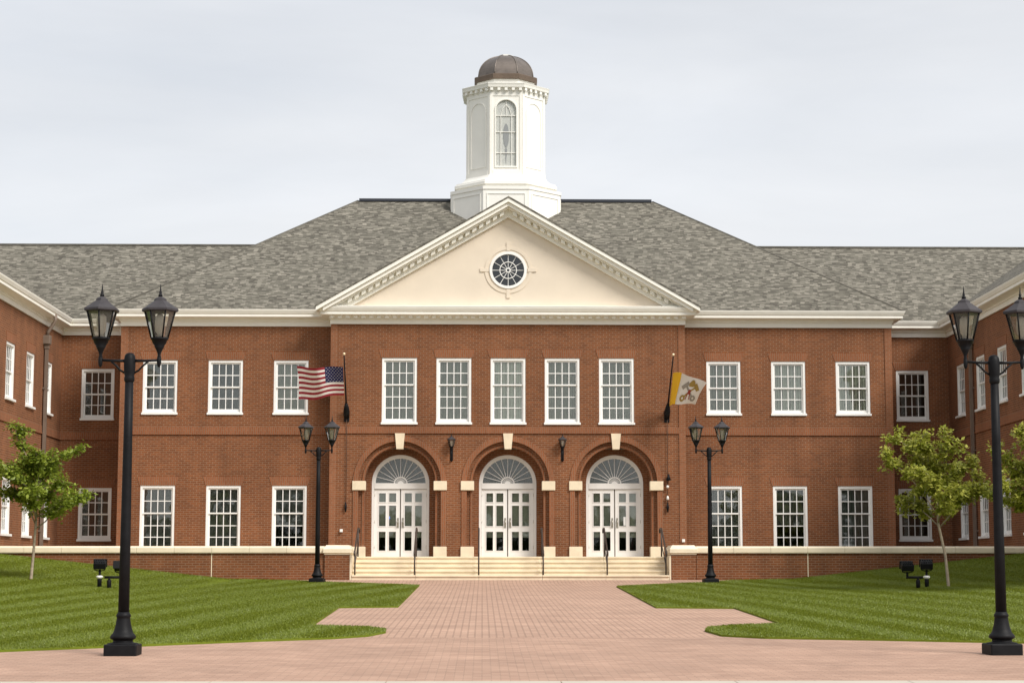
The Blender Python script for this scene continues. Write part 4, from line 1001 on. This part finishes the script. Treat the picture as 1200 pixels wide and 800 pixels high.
# ------------------------------------------------------------------ trees
def tree(x, y, H, crown_w, crown_z0, lean, seed, mat_leaf, label, n_leaf=10500, shape=None):
    r = random.Random(seed); z = G(x, y); root = thing('young_tree', label, 'tree', (x, y, z), 'young trees on the lawn')
    tk = MB(); fork = crown_z0+.25
    top = Vector((lean[0], lean[1], fork)); mid = Vector((lean[0]*.35+.03, lean[1]*.4, fork*.5))
    tk.tube([(0.0, 0, -.1), (0.005*H, 0, .06), mid, top, top+Vector((lean[0]*.3, 0, (H-fork)*.55))], [.07, .042, .036, .032, .012], 9)
    tips = []; segs = []
    cz = (crown_z0+H)/2
    nl = 13
    for i in range(nl):
        a = 2*PI*i*.382+r.uniform(-.3, .3); h0 = fork-.12+(H-fork)*.5*(i/nl)
        st = top+Vector((lean[0]*.3*(i/nl)*.5, 0, h0-fork)); el = R(r.uniform(12, 50)+28*i/nl)
        f = i/nl; rad = crown_w/2*(1.0-.50*f*f)*r.uniform(.78, 1.12)
        L_ = rad/cos(el)*1.0; L_ = min(L_, (H-h0)*1.05+.25)
        p = [st]
        for k in range(1, 6):
            t = k/5; q = st+Vector((cos(a)*cos(el)*L_*t, sin(a)*cos(el)*L_*t, sin(el)*L_*t+.10*sin(t*PI)))+Vector((r.uniform(-.05, .05), r.uniform(-.05, .05), r.uniform(-.04, .04))); p.append(q)
        tk.tube(p, [.020*(1-.14*k) for k in range(6)], 5); segs.append(p)
        for k in range(2, 6):
            for _ in range(3):
                d = Vector((r.gauss(0, 1), r.gauss(0, 1), r.gauss(.35, .7))).normalized(); e = p[k]+d*r.uniform(.16, .42)
                tk.tube([p[k], e], [.007, .003], 4, cap=False); tips.append((p[k], e))
    for k in range(8):
        b = top+Vector((lean[0]*.3, 0, (H-fork)*.5))*1.0; d = Vector((r.gauss(0, .5), r.gauss(0, .5), r.uniform(.35, 1))).normalized(); e = b+d*r.uniform(.2, (H-b.z)*1.0); tk.tube([b, e], [.01, .004], 4, cap=False); tips.append((b, e)); tips.append((b.lerp(e, .5), e))
    local(tk, 'trunk', M['bark'], root)
    V = []; F = []
    for i in range(n_leaf):
        a, b = tips[r.randrange(len(tips))]; c = a.lerp(b, r.uniform(.1, 1.15))+Vector((r.gauss(0, .065), r.gauss(0, .065), r.gauss(0, .055)))
        s = r.uniform(.065, .135); d = Vector((r.gauss(0, 1), r.gauss(0, 1), r.gauss(-.3, .5))).normalized(); w = d.cross(Vector((r.gauss(0, .5), r.gauss(0, .5), 1))).normalized(); nn = d.cross(w)
        k = len(V); V += [c, c+d*s*.5+w*s*.33+nn*s*.10, c+d*s*1.15, c+d*s*.5-w*s*.33+nn*s*.10]; F += [(k, k+1, k+2, k+3)]
    cr_ = MB(); cr_.v = [tuple(v) for v in V]; cr_.f = F; cr_.m = [0]*len(F); cr_.sm = [False]*len(F)
    local(cr_, 'crown', mat_leaf, root)
    return root
def onpix(u, Y): return (u-565)*Y/2300
tree(onpix(42, 52), 52, 3.95, 2.7, 1.22, (.10, 0), 3, M['leaf'], 'young green tree with a pale trunk on the left lawn in front of the wing')
tree(onpix(1109, 50), 50, 3.62, 2.7, 1.36, (-.20, 0), 8, M['leaf_yellow'], 'young yellow-green tree with a leaning pale trunk on the right lawn')
tree(onpix(1222, 47), 47, 3.6, 2.6, 1.6, (.05, .05), 15, M['leaf_yellow'], 'young tree cut off by the right edge, behind the tall lamp post')

# ------------------------------------------------------------------ unseen tree line, added across the road to darken reflections in the lower panes
V = []; F = []
for i in range(9000):
    x = rng.uniform(-75, 75); top = 9.5+2.2*math.sin(x*.23)+1.3*math.sin(x*.71+1)
    z = top*(rng.random()**.8)-1.9; y = -62+rng.normal(0, 2.2)
    a = Vector((rng.normal(), rng.normal(), rng.normal())).normalized(); b = a.orthogonal().normalized(); c = Vector((x, y, z)); r_ = rng.uniform(.4, .95)
    k = len(V); V += [c-a*r_, c+b*r_*.7, c+a*r_, c-b*r_*.7]; F.append((k, k+1, k+2, k+3))
wd = MB(); wd.v = [tuple(v) for v in V]; wd.f = F; wd.m = [0]*len(F); wd.sm = [False]*len(F)
M['wood'] = leaf_mat('unseen_tree_leaves', (.03, .045, .012), (.07, .09, .02), trans=.2)
tag(wd.build('unseen_tree_line', M['wood']), 'dark green line of trees, unseen, added behind the viewer for the panes to mirror', 'wood', kind='stuff')
